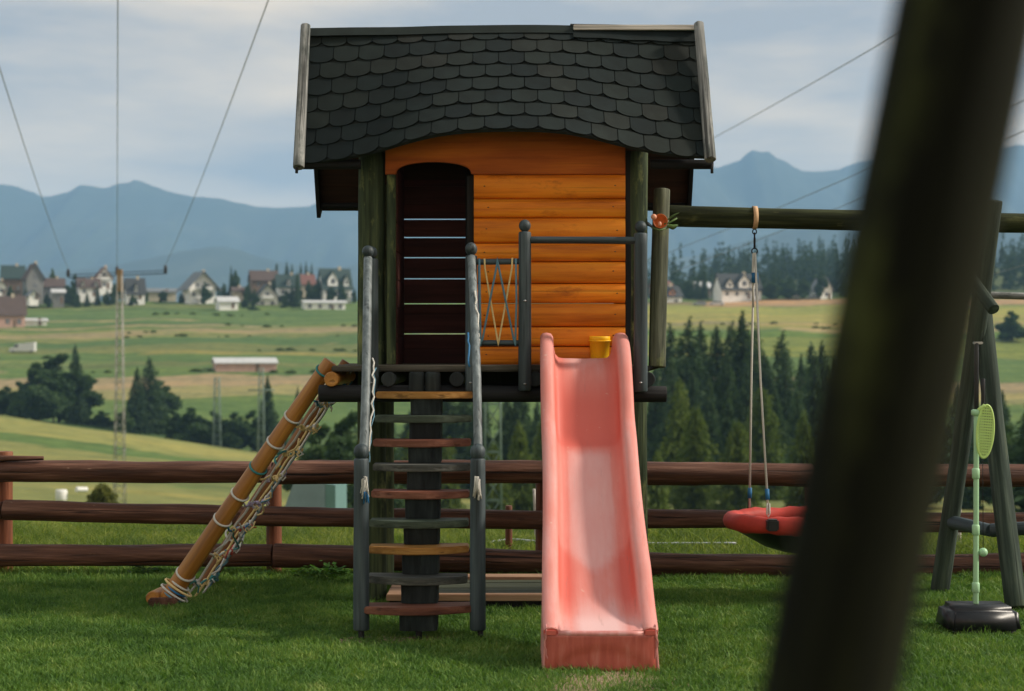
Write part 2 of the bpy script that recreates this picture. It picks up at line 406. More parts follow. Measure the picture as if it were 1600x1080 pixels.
for off in (-.024, -.004):
    for i in range(nx + 1):
        x = XA + .012 + (XB - XA - .024) * i / nx
        for j in range(nv + 1): V.append(RS(x, j / nv * .985, off))
m_ = (nx + 1) * (nv + 1)
for i in range(nx):
    for j in range(nv):
        a = i * (nv + 1) + j; q = (a, a + nv + 1, a + nv + 2, a + 1)
        Fc.append(tuple(k + m_ for k in q)); Fc.append(tuple(reversed(q)))
for i in range(nx):
    for j in (0, nv):
        a = i * (nv + 1) + j; Fc.append((a, a + nv + 1, a + nv + 1 + m_, a + m_))
for j in range(nv):
    for i in (0, nx):
        a = i * (nv + 1) + j; Fc.append((a, a + 1, a + 1 + m_, a + m_))
ro = Vector((-.04, 9.0, 2.8))
M_under = plain('roof_underlay', (.014, .020, .019), .9, .2, 30)
me = mesh('roof', [v - ro for v in V], Fc, M_under, False)
bm = bmesh.new(); bm.from_mesh(me); bmesh.ops.recalc_face_normals(bm, faces=bm.faces[:]); bm.to_mesh(me); bm.free()
roof = put('roof', me, house, Matrix.Translation(ro))
# shingles, each its own piece laid on the curved slope
sm = NT('dark_green_shingle'); co = sm.n('ShaderNodeTexCoord').outputs['Object']; rv, off_ = sm.rnd()
gr = sm.noise(co, 420, 3, .7); bl = sm.noise(sm.mapv(co, (1, 1, 1), off_), 9, 4)
cc = sm.ramp(rv, [(0, (.004, .009, .010)), (.4, (.007, .013, .0135)), (.8, (.010, .016, .0145)), (1, (.016, .019, .017))])
cc = sm.mix(.7, cc, sm.ramp(bl, [(.3, (.6, .6, .6)), (.7, (1.3, 1.3, 1.3))]), 'MULTIPLY')
cc = sm.mix(.8, cc, sm.ramp(gr, [(.3, (.6, .6, .6)), (.7, (1.55, 1.55, 1.55))]), 'MULTIPLY')
sm.l(cc, sm.b.inputs['Base Color']); sm.l(sm.bump(gr, .5, .002), sm.b.inputs['Normal']); sm.b.inputs['Roughness'].default_value = .9; sm.b.inputs['Specular IOR Level'].default_value = .3
M_shing = sm.m
SW = .1385; ROWS = 8; ex = 1 / 8.0
def shingle(xc, v_bot, k, w=SW):
    """one tab: straight upper part, rounded foot, 7 mm thick"""
    ph = random.uniform(-.0025, .0025); lift = random.uniform(0, .0025)
    hw = w / 2 - .0022; Lv = ex * 1.62
    pts = []
    for t in (1.0, .8, .55, .42): pts.append((-hw, v_bot - Lv * t * .62))
    for q in range(0, 11):
        a = math.pi * q / 10
        pts.append((-hw * math.cos(a), v_bot - ex * .25 * abs(math.cos(a)) ** 3.2))
    for t in (.42, .55, .8, 1.0): pts.append((hw, v_bot - Lv * t * .62))
    xs = [min(max(xc + p[0], XA + .006), XB - .006) for p in pts]
    if max(xs) - min(xs) < .02: return
    top, bot = [], []
    n = len(pts)
    for (px_, v), x in zip(pts, xs):
        f = (v - (v_bot - Lv * .62)) / (Lv * .62)
        v = max(v, .001)
        o = .002 + .0048 * f + lift * f + ph * f * px_ * 8
        top.append(RS(x, v, o + .0036)); bot.append(RS(x, v, o))
    o = RS(xc, v_bot - ex / 2)
    V = [p - o for p in top + bot]
    Fc = [tuple(range(n)), tuple(reversed(range(n, 2 * n)))] + [(i, i + n, (i + 1) % n + n, (i + 1) % n) for i in range(n)]
    # fan the top so that it follows the curve
    cen = len(V); V.append(sum(top, Vector()) / n - o)
    Fc = Fc[1:] + [(i, (i + 1) % n, cen) for i in range(n)]
    me = mesh('shingle', V, Fc, M_shing)
    bm = bmesh.new(); bm.from_mesh(me); bmesh.ops.recalc_face_normals(bm, faces=bm.faces[:]); bm.to_mesh(me); bm.free()
    put('shingle', me, roof, Matrix.Translation(o))
for r in range(ROWS):
    vb = 1.0 - (ROWS - 1 - r) * ex
    offx = (r % 2) * .5
    for c in range(-1, 17):
        xc = XA + (c + offx + .12) * SW
        if xc - SW / 2 > XB - .03 or xc + SW / 2 < XA + .03: continue
        shingle(xc, vb, r)
# back slope, dark boards underneath
zb = H + (540 - 327) * 9.65 / F
def BS(x, t, off):
    p0 = Vector((x, YR, ridge_z(x))); p1 = Vector((x, 9.66, zb)); n = Vector((0, (p0.z - p1.z), (p1.y - p0.y))).normalized()
    return p0.lerp(p1, t) + n * off
nb = 7
for k in range(nb):
    t0, t1 = k / nb, (k + .985) / nb
    V = [BS(XA + .01, t0, -.02), BS(XB - .01, t0, -.02), BS(XB - .01, t1, -.02), BS(XA + .01, t1, -.02), BS(XA + .01, t0, .0), BS(XB - .01, t0, .0), BS(XB - .01, t1, .0), BS(XA + .01, t1, .0)]
    o = sum(V, Vector()) / 8
    put('roof_board', mesh('roof_board', [v - o for v in V], boxvf(0, 1, 0, 1, 0, 1)[1], M_soffit), roof, Matrix.Translation(o))
V = [BS(x, t, o_) for o_ in (.002, .012) for (x, t) in ((XA, 0), (XB, 0), (XB, 1.01), (XA, 1.01))]
o = sum(V, Vector()) / 8
put('back_roof_sheet', mesh('back_roof_sheet', [v - o for v in V], boxvf(0, 1, 0, 1, 0, 1)[1], M_under), roof, Matrix.Translation(o))
for x in (XA + .012, XB - .012):        # rake boards of the back slope
    V = [BS(x + a, t, b) for b in (-.075, .014) for (a, t) in ((-.011, .02), (.011, .02), (.011, 1.02), (-.011, 1.02))]
    o = sum(V, Vector()) / 8
    put('rake_board', mesh('rake_board', [v - o for v in V], boxvf(0, 1, 0, 1, 0, 1)[1], M_dark), roof, Matrix.Translation(o))
for x0, x1 in ((XA + .03, -.80), (.73, XB - .03)):
    log('purlin', (x0, 9.60, zb + .015), (x1, 9.60, zb + .015), .018, .018, M_dark, roof, rings=4)
    log('purlin', (x0 - .03 if x0 < 0 else x0, 8.80, H + 283 * 8.8 / F), (x1 if x0 < 0 else x1 + .06, 8.80, H + 283 * 8.8 / F), .026, .026, M_dark, roof, rings=4)
# ridge: felt cap on the left, bare board on the right
n = 30
def ridge_strip(name, x0, x1, zlo, zhi, yo, mat, th=.012):
    V, Fc = [], []
    for i in range(n + 1):
        x = x0 + (x1 - x0) * i / n; z = ridge_z(x); j = .002 * mnoise.noise(Vector((x * 4, 3, 0)))
        V += [(x, YR - yo, z + zlo + j), (x, YR - yo * .15, z + zhi + j), (x, YR + yo, z + zlo), (x, YR + yo - th, z + zlo - .01), (x, YR, z + zhi - th), (x, YR - yo + th, z + zlo - .002)]
    for i in range(n):
        for k in range(6):
            a, b = i * 6 + k, i * 6 + (k + 1) % 6
            Fc.append((a, b, b + 6, a + 6))
    Fc += [tuple(range(6)), tuple(reversed(range(n * 6, n * 6 + 6)))]
    o = Vector(((x0 + x1) / 2, YR, 3.1))
    me = mesh(name, [Vector(v) - o for v in V], Fc, mat)
    bm = bmesh.new(); bm.from_mesh(me); bmesh.ops.recalc_face_normals(bm, faces=bm.faces[:]); bm.to_mesh(me); bm.free()
    return put(name, me, roof, Matrix.Translation(o))
ridge_strip('ridge_cap', XA + .02, .334, -.030, .020, .048, M_shing)
V, Fc = [], []
for i in range(15):
    x = .335 + (XB - .012 - .335) * i / 14
    for (v_, o_) in ((.0, .016), (.105 + .004 * math.sin(i * 1.3), .020), (.105 + .004 * math.sin(i * 1.3), .014), (0, .010)): V.append(RS(x, v_, o_))
for i in range(14):
    for k in range(4): Fc.append((i * 4 + k, i * 4 + (k + 1) % 4, (i + 1) * 4 + (k + 1) % 4, (i + 1) * 4 + k))
Fc += [(0, 1, 2, 3), (59, 58, 57, 56)]
o = V[28]; me = mesh('roofing_felt', [v - o for v in V], Fc, M_shing)
bm = bmesh.new(); bm.from_mesh(me); bmesh.ops.recalc_face_normals(bm, faces=bm.faces[:]); bm.to_mesh(me); bm.free()
put('roofing_felt', me, roof, Matrix.Translation(o))
box('ridge_board', .336, XB - .012, YR - .045, YR - .015, 3.108, 3.136, M_ridgew, roof, bev=.003)
ridge_strip('ridge_batten', .32, .93, .020, .030, .016, M_dark, .004)
# weathered round rails closing both ends of the front slope
e = log('rake_log', P(466.5, 262, 8.70), P(477.5, 40, 9.08), .030, .027, M_grey, roof, rag=.004)
log('rake_log', P(1110, 250, 8.70), P(1092, 37, 9.08), .031, .027, M_grey, roof, rag=.004)
for px in (463.5, 1112.5):
    log('rake_pin', P(px, 271, 8.70), P(px, 256, 8.70), .008, .008, M_metal, roof, rings=2, seg=8)
# railing in front of the wall -----------------------------------------
def knob_post(px, ytop, ybot, D, r, mat=M_blue, parent=house, name='railing_post'):
    t = P(px, ytop, D); b = P(px, ybot, D)
    pr = [(r * .9, 0), (r, .008), (r, t.z - b.z - .03), (r * .86, t.z - b.z - .008), (r * .5, t.z - b.z)]
    L = t.z - b.z
    o = put(name, log_me(name, L, r, r * .97, mat, bev=.28, wob=.012, seed=int(px)), parent, Matrix.Translation(b))
    ball('knob', t + Vector((0, 0, .030)), .031, mat, o, 1.05)
    return o
knob_post(820, 362, 611, 8.56, .0335)
knob_post(1001, 364, 613, 8.56, .036)
knob_post(580.5, 404, 612, 8.60, .036)
knob_post(736.5, 399, 612, 8.58, .031)
log('top_rail', P(828, 375, 8.56), P(994, 376, 8.56), .018, .019, M_blue, house)
log('top_rail', P(744, 409.5, 8.57), P(812, 408.5, 8.57), .0155, .0155, M_blue, house)
log('bottom_rail', P(744, 536, 8.57), P(812, 536, 8.57), .0155, .0155, M_blue, house)
def cord(px, D=8.553): return [P(x, y, D) for x, y in px]
tubes('rope_lacing', [cord([(757, 404), (757.5, 418), (777, 530), (778.5, 541), (780, 530), (800, 418), (800.5, 403)])], .0048, M_ropec, house)
tubes('rope_lacing', [cord([(749, 404), (750, 470), (751, 541), (754, 530), (776, 416), (777, 403), (779, 416), (803, 532), (805, 541), (807, 470), (806, 404)], 8.549)], .0055, M_ropeb, house)
tubes('rope_lacing', [cord([(747.5, 415), (748, 470), (749.5, 541)], 8.555)], .003, M_tblue, house)
# upright log bolted to the right side, its cut foot hanging free
log('side_log', P(1026.5, 574, 9.0), P(1034, 296, 9.12), .047, .045, M_slog, house, bend=.004)
log('side_log_bolt', P(1008, 578, 8.98), P(1030, 571, 9.0), .014, .014, M_metal, house, rings=2, seg=8)
for (px, py, D, q) in ((820, 470, 8.56, 0), (820, 600, 8.56, 0), (1001, 598, 8.56, 0), (580, 598, 8.60, 0), (735, 598, 8.58, 0)):
    ball('bolt_head', P(px, py, D - .036), .008, M_steel, house, .6)
# ------------------------------------------------------------------ artificial flower on the side log
fl = thing('flower_ornament', 'orange trumpet flower ornament with green leaves, tied to the upright log right of the playhouse', 'ornament', P(1031, 347, 8.98))
prof = [(.006, .03), (.010, .01), (.026, -.015), (.036, -.028), (.040, -.030), (.034, -.024), (.020, -.008), (.006, .002)]
FM = Matrix.Translation(P(1031, 347, 9.0)) @ Matrix.Rotation(math.radians(90), 4, 'X') @ Matrix.Scale(-1, 4, (0, 0, 1))
bl_ = lathe_me('blossom', [(r, -z) for r, z in prof], M_orange, 18)
put('blossom', bl_, fl, Matrix.Translation(P(1031, 347, 8.97)) @ Matrix.Rotation(math.radians(84), 4, 'X'))
ball('bud', P(1021.5, 339, 8.93), .016, M_peach, fl)
ball('pistil', P(1031, 350, 8.925), .009, M_peach, fl, 1.5)
def leaf(name, pts, w, mat, parent, n=8):
    pts = [Vector(p) for p in pts]; V, Fc = [], []
    for i in range(n + 1):
        t = i / n; k = t * (len(pts) - 1); a = min(int(k), len(pts) - 2); p = pts[a].lerp(pts[a + 1], k - a)
        ww = w * math.sin(math.pi * min(max(t * .92 + .06, 0), 1)) ** .7
        V += [p + Vector((0, .004, ww)), p + Vector((0, -.004, 0)), p + Vector((0, .004, -ww)), p + Vector((0, .007, 0))]
    for i in range(n):
        for k in range(4):
            a, b = i * 4 + k, i * 4 + (k + 1) % 4; Fc.append((a, b, b + 4, a + 4))
    Fc += [(0, 1, 2, 3), (n * 4 + 3, n * 4 + 2, n * 4 + 1, n * 4)]
    o = pts[0]
    return put(name, mesh(name, [v - o for v in V], Fc, mat, True), parent, Matrix.Translation(o))
leaf('leaf', [P(1022, 356, 8.95), P(1008, 347, 8.93), P(997, 334, 8.93)], .012, M_blue, fl)
leaf('leaf', [P(1042, 353, 8.95), P(1052, 355, 8.93), P(1060, 352, 8.93)], .014, M_leafp, fl)
leaf('leaf', [P(1040, 346, 8.95), P(1050, 338, 8.94), P(1062, 332, 8.94)], .006, M_leafp, fl)
tubes('stem', [[P(1038, 350, 8.95), P(1046, 348, 8.94), P(1058, 341, 8.94)]], .005, M_leafp, fl)
tubes('tie_wire', [[P(1018, 356, 8.94), P(1031, 360, 8.92), P(1044, 356, 8.95)]], .004, M_leafp, fl)
# ------------------------------------------------------------------ staircase
st = thing('staircase', 'open wooden staircase of nine curved treads leading up to the doorway', 'staircase', (-.44, 8.1, 0))
tr = [(963, 7.70, .270, M_tbr), (915, 7.80, .238, M_tgy), (867.5, 7.89, .240, M_tor), (824.5, 7.98, .240, M_tgr), (778.5, 8.07, .240, M_tbr), (736, 8.16, .242, M_tgy), (697.5, 8.25, .245, M_tbr), (659.5, 8.34, .246, M_tgr), (622, 8.42, .248, M_tor)]
tops = []
for k, (yb, D, hw, mt) in enumerate(tr):
    zt = H + (540 - yb + 6) * D / F            # top of tread at its bulging front
    zt = H - (yb - 11 - 540) * D / F if k < 3 else H - (yb - 9 - 540) * D / F
    if k == 0: zt = H - (963 - 12 - 540) * D / F
    pts = [(-hw, .20), (-hw, .085)]
    for q in range(1, 14):
        x = -hw + 2 * hw * q / 14; pts.append((x, .085 - .085 * (1 - (x / hw) ** 2)))
    pts += [(hw, .085), (hw, .20)]
    th = .034
    V = [(x, y, -th) for x, y in pts] + [(x, y, 0) for x, y in pts]; n = len(pts)
    Fc = [tuple(reversed(range(n))), tuple(range(n, 2 * n))] + [(i, (i + 1) % n, (i + 1) % n + n, i + n) for i in range(n)]
    me = mesh('tread', V, Fc, mt)
    bm = bmesh.new(); bm.from_mesh(me); bmesh.ops.recalc_face_normals(bm, faces=bm.faces[:])
    bmesh.ops.bevel(bm, geom=[e for e in bm.edges if abs(e.verts[0].co.z - e.verts[1].co.z) < 1e-6], offset=.005, segments=2, affect='EDGES')
    bm.to_mesh(me); bm.free()
    t = put('tread', me, st, Matrix.Translation((-.452 + .002 * (k % 3), D, zt)) @ Matrix.Rotation(math.radians(random.uniform(-.5, .5)), 4, 'Y'))
    tag(t, {0: 'bottom tread, red brown and wider than the rest'}.get(k))
    tops.append((D, zt))
# stringer: a thick half log with a seat sawn for each tread
sx, hwS = -.438, .088
for k in range(9):
    D, zt = tops[k]; zb_ = tops[k - 1][1] if k else .05
    D0, D1 = D + .035, D + .19
    z0 = zb_ + .0015; z1 = zt - .0355
    V, Fc = [], []
    wl = hwS * (1 - .012 * k)
    n = 10
    for zi in range(5):
        z = z0 + (z1 - z0) * zi / 4
        for q in range(n + 1):
            a = math.pi * q / n
            xx = -wl * math.cos(a); ins = .02 if zi in (0, 4) else 0
            jit = .004 * mnoise.noise(Vector((xx * 9, z * 7, k)))
            V.append((xx + jit, D0 - .035 * math.sin(a) ** .6 + .02 + jit + (.012 * (1 - zi / 4)), z))
        V += [(wl, D1 + .05 * (1 - zi / 4) * 0 + .02, z), (-wl, D1 + .02, z)]
    m2 = n + 3
    for zi in range(4):
        for q in range(m2):
            a, b = zi * m2 + q, zi * m2 + (q + 1) % m2; Fc.append((a, b, b + m2, a + m2))
    Fc += [tuple(reversed(range(m2))), tuple(range(4 * m2, 5 * m2))]
    o = Vector((0, D + .1, (z0 + z1) / 2))
    me = mesh('stringer_block', [Vector(v) - o for v in V], Fc, M_string, False)
    put('stringer_block', me, st, Matrix.Translation((sx, D + .1, (z0 + z1) / 2)))
# wedge foot and ground anchor
log('ground_anchor', (-.435, 7.78, -.06), (-.435, 7.78, .075), .017, .015, M_metal, st, rings=2, seg=10)
# stub of the stringer at the top, with a drying crack down its face
for s in (-1, 1):
    log('stringer_head', (-.449 + s * .042, 8.56, 1.13), (-.449 + s * .042, 8.56, 1.245), .042, .040, M_string, st, rings=3, bev=.3)
lp = []
for px, X in ((564.5, 0), (746.5, 0)):
    D = 7.80
    p = P(px, 985, D); q = P(px, 716, D)
    o = put('newel_post', log_me('newel_post', q.z - p.z, .038, .035, M_blue, wob=.015, bev=.25, seed=int(px)), st, Matrix.Translation(p))
    ball('knob', q + Vector((0, 0, .030)), .036, M_blue, o, 1.1)
    sh = .018 * (-1 if px < 600 else -1)
    log('ground_anchor', (p.x + (.012 if px > 600 else 0), D, -.06), (p.x + (.012 if px > 600 else 0), D, p.z + .01), .014, .014, M_metal, st, rings=2, seg=10)
def curvlog(name, pts, r, mat, parent, seg=14):
    # smooth round pole through points
    P_ = [Vector(p) for p in pts]; out_ = []
    for i in range(len(P_) - 1):
        a, b, c, d = P_[max(i - 1, 0)], P_[i], P_[i + 1], P_[min(i + 2, len(P_) - 1)]
        for k in range(6):
            t = k / 6
            out_.append(.5 * ((2 * b) + (c - a) * t + (2 * a - 5 * b + 4 * c - d) * t * t + (3 * b - a - 3 * c + d) * t ** 3))
    out_.append(P_[-1])
    return tubes(name, [out_], r, mat, parent, seg)
curvlog('handrail', [P(575, 404, 8.50), P(574, 470, 8.30), P(572, 600, 7.98), P(568.5, 708, 7.80)], .022, M_rail, st)
curvlog('handrail', [P(736.5, 402, 8.50), P(740, 470, 8.30), P(745, 590, 7.98), P(747, 708, 7.80)], .021, M_rail, st)
ball('knob', P(575, 393, 8.50), .031, M_blue, st); ball('knob', P(736, 388, 8.50), .030, M_blue, st)
# ropes that ran along the handrails, frayed
def fray(name, px, py, D, n, spread, length, mat, parent, seed):
    rnd = random.Random(seed); L = []
    for k in range(n):
        a = P(px + rnd.uniform(-3, 3), py + rnd.uniform(-3, 3), D - .005)
        dx = rnd.uniform(-spread, spread); l = length * rnd.uniform(.6, 1.1)
        b = a + Vector((dx * .5, rnd.uniform(-.012, .012), -l * .5)); c = a + Vector((dx, rnd.uniform(-.015, .015), -l))
        L.append([a, a + Vector((dx * .3, -.012, .004)), b, c])
    return tubes(name, L, .0035, mat, parent, 5)
fray('rope_tassel', 570, 748, 7.76, 12, .022, .085, M_rope, st, 3)
fray('rope_tassel', 572, 772, 7.76, 4, .010, .05, M_tblue, st, 4)
fray('rope_tassel', 747, 748, 7.755, 14, .022, .085, M_rope, st, 5)
def wrap(name, pts, r, mat, parent, seed, amp=.007):
    rnd = random.Random(seed); out_ = []
    for i in range(len(pts) - 1):
        for k in range(9):
            p = Vector(pts[i]).lerp(Vector(pts[i + 1]), k / 9); out_.append(p + Vector((rnd.uniform(-amp, amp), rnd.uniform(-amp, amp), 0)))
    return tubes(name, [out_], r, mat, parent, 6)
wrap('frayed_rope', [P(583.5, 560, 8.06), P(583, 620, 7.93), P(577, 716, 7.79)], .0042, M_rope, st, 1)
wrap('frayed_rope', [P(585.5, 575, 8.07), P(582, 660, 7.9), P(576, 730, 7.80)], .0034, M_ropeb, st, 2)
wrap('frayed_rope', [P(743, 455, 8.31), P(747, 520, 8.15), P(748, 545, 8.1)], .0050, M_rope, st, 3)
wrap('frayed_rope', [P(732, 520, 8.12), P(733, 580, 8.0)], .0045, M_tblue, st, 4, .004)
# ------------------------------------------------------------------ slide
sl = thing('slide', 'faded pink red plastic slide with a wavy chute, right of the stairs', 'slide', (.375, 7.6, 0))
FP = [(8.78, 1.300), (8.72, 1.306), (8.62, 1.295), (8.50, 1.245), (8.38, 1.14), (8.27, 1.005), (8.20, .915), (8.12, .86), (8.02, .80), (7.92, .715), (7.78, .585), (7.62, .45), (7.50, .36), (7.38, .285), (7.27, .225), (7.16, .190), (7.06, .176), (7.008, .169)]
def catm(pts, m):
    o = []
    for i in range(len(pts) - 1):
        a, b, c, d = [np.array(pts[j]) for j in (max(i - 1, 0), i, i + 1, min(i + 2, len(pts) - 1))]
        for k in range(m):
            t = k / m; o.append(.5 * ((2 * b) + (c - a) * t + (2 * a - 5 * b + 4 * c - d) * t * t + (3 * b - a - 3 * c + d) * t ** 3))
    o.append(np.array(pts[-1])); return o
fp = catm(FP, 4); NS = len(fp)
V, Fc = [], []; attr = []
def sect(i):
    D, z = fp[i]; t = (8.78 - D) / (8.78 - 7.008)
    hwo = .215 + .020 * t + .004 * math.sin(t * 9); lip = .050 + .006 * t   # outer half width, rim width
    wh = .140 + .0 * t                                           # wall height
    if t > .80: wh = .140 - (t - .80) * .62
    wh = max(wh, .018)
    ti = fp[min(i + 1, NS - 1)] - fp[max(i - 1, 0)]; ti = ti / np.linalg.norm(ti)
    nrm = np.array([-ti[1], ti[0]]) * (-1 if -ti[1] * 0 + ti[0] < 0 else 1)
    up = np.array([-.30 * (1 - t) * 1.0, 1.0]) if t < .9 else np.array([0, 1.])
    up = up / np.linalg.norm(up)
    hi = hwo - lip
    f = min(wh, .14)
    prof = [(-hwo + .004, -.05 if t < .93 else -.03), (-hwo, f * .5), (-hwo, f - .012), (-hwo + .008, f - .002), (-hwo + lip * .5, f), (-hi - .006, f - .004), (-hi + .002, f - .018),
            (-hi + .006, f * .5), (-hi + .014, f * .2), (-hi + .034, .006), (-hi + .058, .001), (-hi + .074, 0), (-hi * .4, 0), (-hi * .2, -.001), (0, -.002)]
    prof = prof + [(-x, h) for x, h in reversed(prof[:-1])]
    return D, z, up, prof, t
NP_ = 0
for i in range(NS):
    D, z, up, prof, t = sect(i)
    NP_ = len(prof)
    for (x, h) in prof:
        V.append(Vector((.372 + x + .002 * t, D + up[0] * h, z + up[1] * h)))
for i in range(NS - 1):
    for k in range(NP_ - 1):
        a = i * NP_ + k; Fc.append((a, a + 1, a + 1 + NP_, a + NP_))
o = Vector((.375, 7.9, .7))
me = mesh('chute', [v - o for v in V], Fc, None, True)
# wear: the floor bleached where people slide, redder plastic left on the steep hump and along the sides
nrows = NS
ca = me.color_attributes.new('wear', 'FLOAT_COLOR', 'POINT')
def ss(a, b, x): x = min(1, max(0, (x - a) / (b - a))); return x * x * (3 - 2 * x)
for i in range(NS):
    D, z, up, prof, t = sect(i)
    for k in range(NP_):
        x, h_ = prof[k]; u = abs(x) / .17
        hump = ss(.16, .26, t) * (1 - ss(.345, .365, t))
        base = .62 * (1 - ss(.03, .26, t)) + .54 * ss(.345, .40, t)
        runout = ss(.70, .74, t + .05 * ss(0, .8, u)) * (1 - ss(.78, .88, t))      # redder crescent where the run-out begins
        side = ss(.50, .72, u)
        w = base * (1 - .85 * side) - .13 * hump - .36 * runout + .17 + .25 * ss(.86, .93, t)
        if h_ > .09 or abs(k - (NP_ - 1) / 2) >= 8: w = .44 - .06 * hump
        w = min(1, max(0, w)); ca.data[i * NP_ + k].color = (w, w, w, 1)
pm = NT('faded_pink_plastic'); co = pm.n('ShaderNodeTexCoord').outputs['Object']
at = pm.n('ShaderNodeVertexColor', layer_name='wear').outputs['Color']
nz = pm.noise(pm.mapv(co, (6, 2.2, 2.2)), 2.0, 6, .6); nf = pm.noise(pm.mapv(co, (60, 5, 5)), 1.0, 5, .65)
wv = pm.mix(.30, at, pm.ramp(nz, [(.25, (0, 0, 0)), (.75, (1, 1, 1))]), 'OVERLAY')
wv = pm.mix(.42, wv, nf, 'OVERLAY')
pc = pm.ramp(wv, [(0, (.60, .125, .095)), (.35, (.66, .235, .20)), (.7, (.68, .36, .34)), (1, (.74, .49, .48))])
sp = pm.ramp(pm.noise(co, 26, 3, .6), [(.70, (0, 0, 0)), (.76, (1, 1, 1))])
pc = pm.mix(pm.mix(1, sp, (.35, .35, .35), 'MULTIPLY'), pc, (.70, .62, .50))
dirt = pm.ramp(pm.noise(pm.mapv(co, (30, 3, 3)), 1, 5, .7), [(.62, (0, 0, 0)), (.72, (1, 1, 1))])
pc = pm.mix(pm.mix(1, dirt, (.42, .42, .42), 'MULTIPLY'), pc, (.30, .15, .13))
pm.l(pc, pm.b.inputs['Base Color']); pm.b.inputs['Roughness'].default_value = .55
pm.b.inputs['Specular IOR Level'].default_value = .3
pm.l(pm.bump(nf, .06, .004), pm.b.inputs['Normal'])
M_pink = pm.m
me.materials.append(M_pink)
chute = put('chute', me, sl, Matrix.Translation(o))
so = chute.modifiers.new('thick', 'SOLIDIFY'); so.thickness = .007; so.offset = -1
# outer flanks and the closed front foot
mt_f = NT('pink_plastic_side'); co = mt_f.n('ShaderNodeTexCoord').outputs['Object']
nf2 = mt_f.noise(mt_f.mapv(co, (8, 12, 1.6)), 2.2, 6, .65)
mt_f.l(mt_f.ramp(nf2, [(.3, (.44, .13, .115)), (.5, (.60, .23, .21)), (.7, (.66, .36, .35))]), mt_f.b.inputs['Base Color']); mt_f.b.inputs['Roughness'].default_value = .5
for s in (-1, 1):
    V, Fc = [], []
    rows = []
    for i in range(NS):
        D, z, up, prof, t = sect(i)
        hwo = prof[1][0]; lo = .15 if t < .8 else .10
        x = .372 + s * (abs(hwo) - .006)
        r_ = []
        for q, (dx, hgt) in enumerate(((0, .03), (0, -.02), (.010, -.035), (.010, -.055), (0, -.07), (.0, -.095), (-.012, -.115), (-.04, -.118))):
            zz = z + hgt
            r_.append(Vector((x + s * dx * .8, D + .05 * (1 - t) , max(zz, .012 + q * .0004))))
        rows.append(r_)
    m2 = 8
    for r_ in rows: V += r_
    for i in range(NS - 1):
        for k in range(m2 - 1):
            a = i * m2 + k; Fc.append((a, a + 1, a + 1 + m2, a + m2))
    o = Vector((.372 + s * .2, 7.9, .7))
    fo = put('side_flank', mesh('side_flank', [v - o for v in V], Fc, mt_f.m, True), sl, Matrix.Translation(o))
    so = fo.modifiers.new('thick', 'SOLIDIFY'); so.thickness = .006
for s in (-1, 1):
    xa, xb = sorted((.374 + s * .176, .374 + s * .2405))
    box('rim_end', xa, xb, 6.999, 7.040, .150, .192, M_pink, sl, bev=.012)
# foot: front apron with a shallow moulded arch, its side gussets flared outwards
mt_a = NT('dark_red_plastic'); co = mt_a.n('ShaderNodeTexCoord').outputs['Object']
nf3 = mt_a.noise(mt_a.mapv(co, (14, 3, 2)), 2, 5, .6)
mt_a.l(mt_a.ramp(nf3, [(.3, (.36, .06, .045)), (.55, (.50, .11, .08)), (.8, (.60, .22, .18))]), mt_a.b.inputs['Base Color']); mt_a.b.inputs['Roughness'].default_value = .4
V, Fc = [], []
nxa, nza = 24, 10
hwA = .234
for j in range(nza + 1):
    for i in range(nxa + 1):
        u = -1 + 2 * i / nxa; zt = j / nza
        z = .006 + .160 * zt
        ins = .0
        arch = .150 * math.sqrt(max(0, 1 - (u / .86) ** 2)) * .78
        if z < arch: ins = .010 * min(1, (arch - z) / .02)
        y = 7.005 + .012 * (1 - zt) * 0 + ins + .010 * (zt > .93) * 0 + .012 * abs(u) ** 6
        V.append((u * hwA * (1 + .012 * (1 - zt)), y, z))
for j in range(nza):
    for i in range(nxa):
        a = j * (nxa + 1) + i; Fc.append((a, a + 1, a + nxa + 2, a + nxa + 1))
fa = put('foot_apron', mesh('foot_apron', V, Fc, mt_a.m, True), sl, Matrix.Translation((.374, 0, 0)))
so = fa.modifiers.new('thick', 'SOLIDIFY'); so.thickness = .006; so.offset = 1
V, Fc = tube_vf([(.374 - .180, 7.012, .166), (.374 - .12, 7.010, .166), (.374, 7.008, .166), (.374 + .12, 7.010, .166), (.374 + .180, 7.012, .166)], .013, 10)
put('foot_lip', mesh('foot_lip', [Vector(v) - Vector((.374, 7, .17)) for v in V], Fc, mt_f.m, True), sl, Matrix.Translation((.374, 7, .17)))
for s in (-1, 1):
    pr = [(7.010, .004), (7.010, .170), (7.05, .198), (7.35, .26), (7.60, .43), (7.60, .30), (7.40, .004)]
    n = len(pr); xx = s * .236
    V = [(xx + (s * .012 if z < .1 else 0), y, z) for y, z in pr] + [(xx + s * -.012 + (s * .012 if z < .1 else 0), y, z) for y, z in pr]
    Fc = [tuple(range(n)), tuple(reversed(range(n, 2 * n)))] + [(i, i + n, (i + 1) % n + n, (i + 1) % n) for i in range(n)]
    me = mesh('foot_side', V, Fc, mt_f.m)
    bm = bmesh.new(); bm.from_mesh(me); bmesh.ops.recalc_face_normals(bm, faces=bm.faces[:]); bmesh.ops.bevel(bm, geom=bm.edges[:], offset=.003, segments=1, affect='EDGES'); bm.to_mesh(me); bm.free()
    put('foot_side', me, sl, Matrix.Translation((.374, 0, 0)))
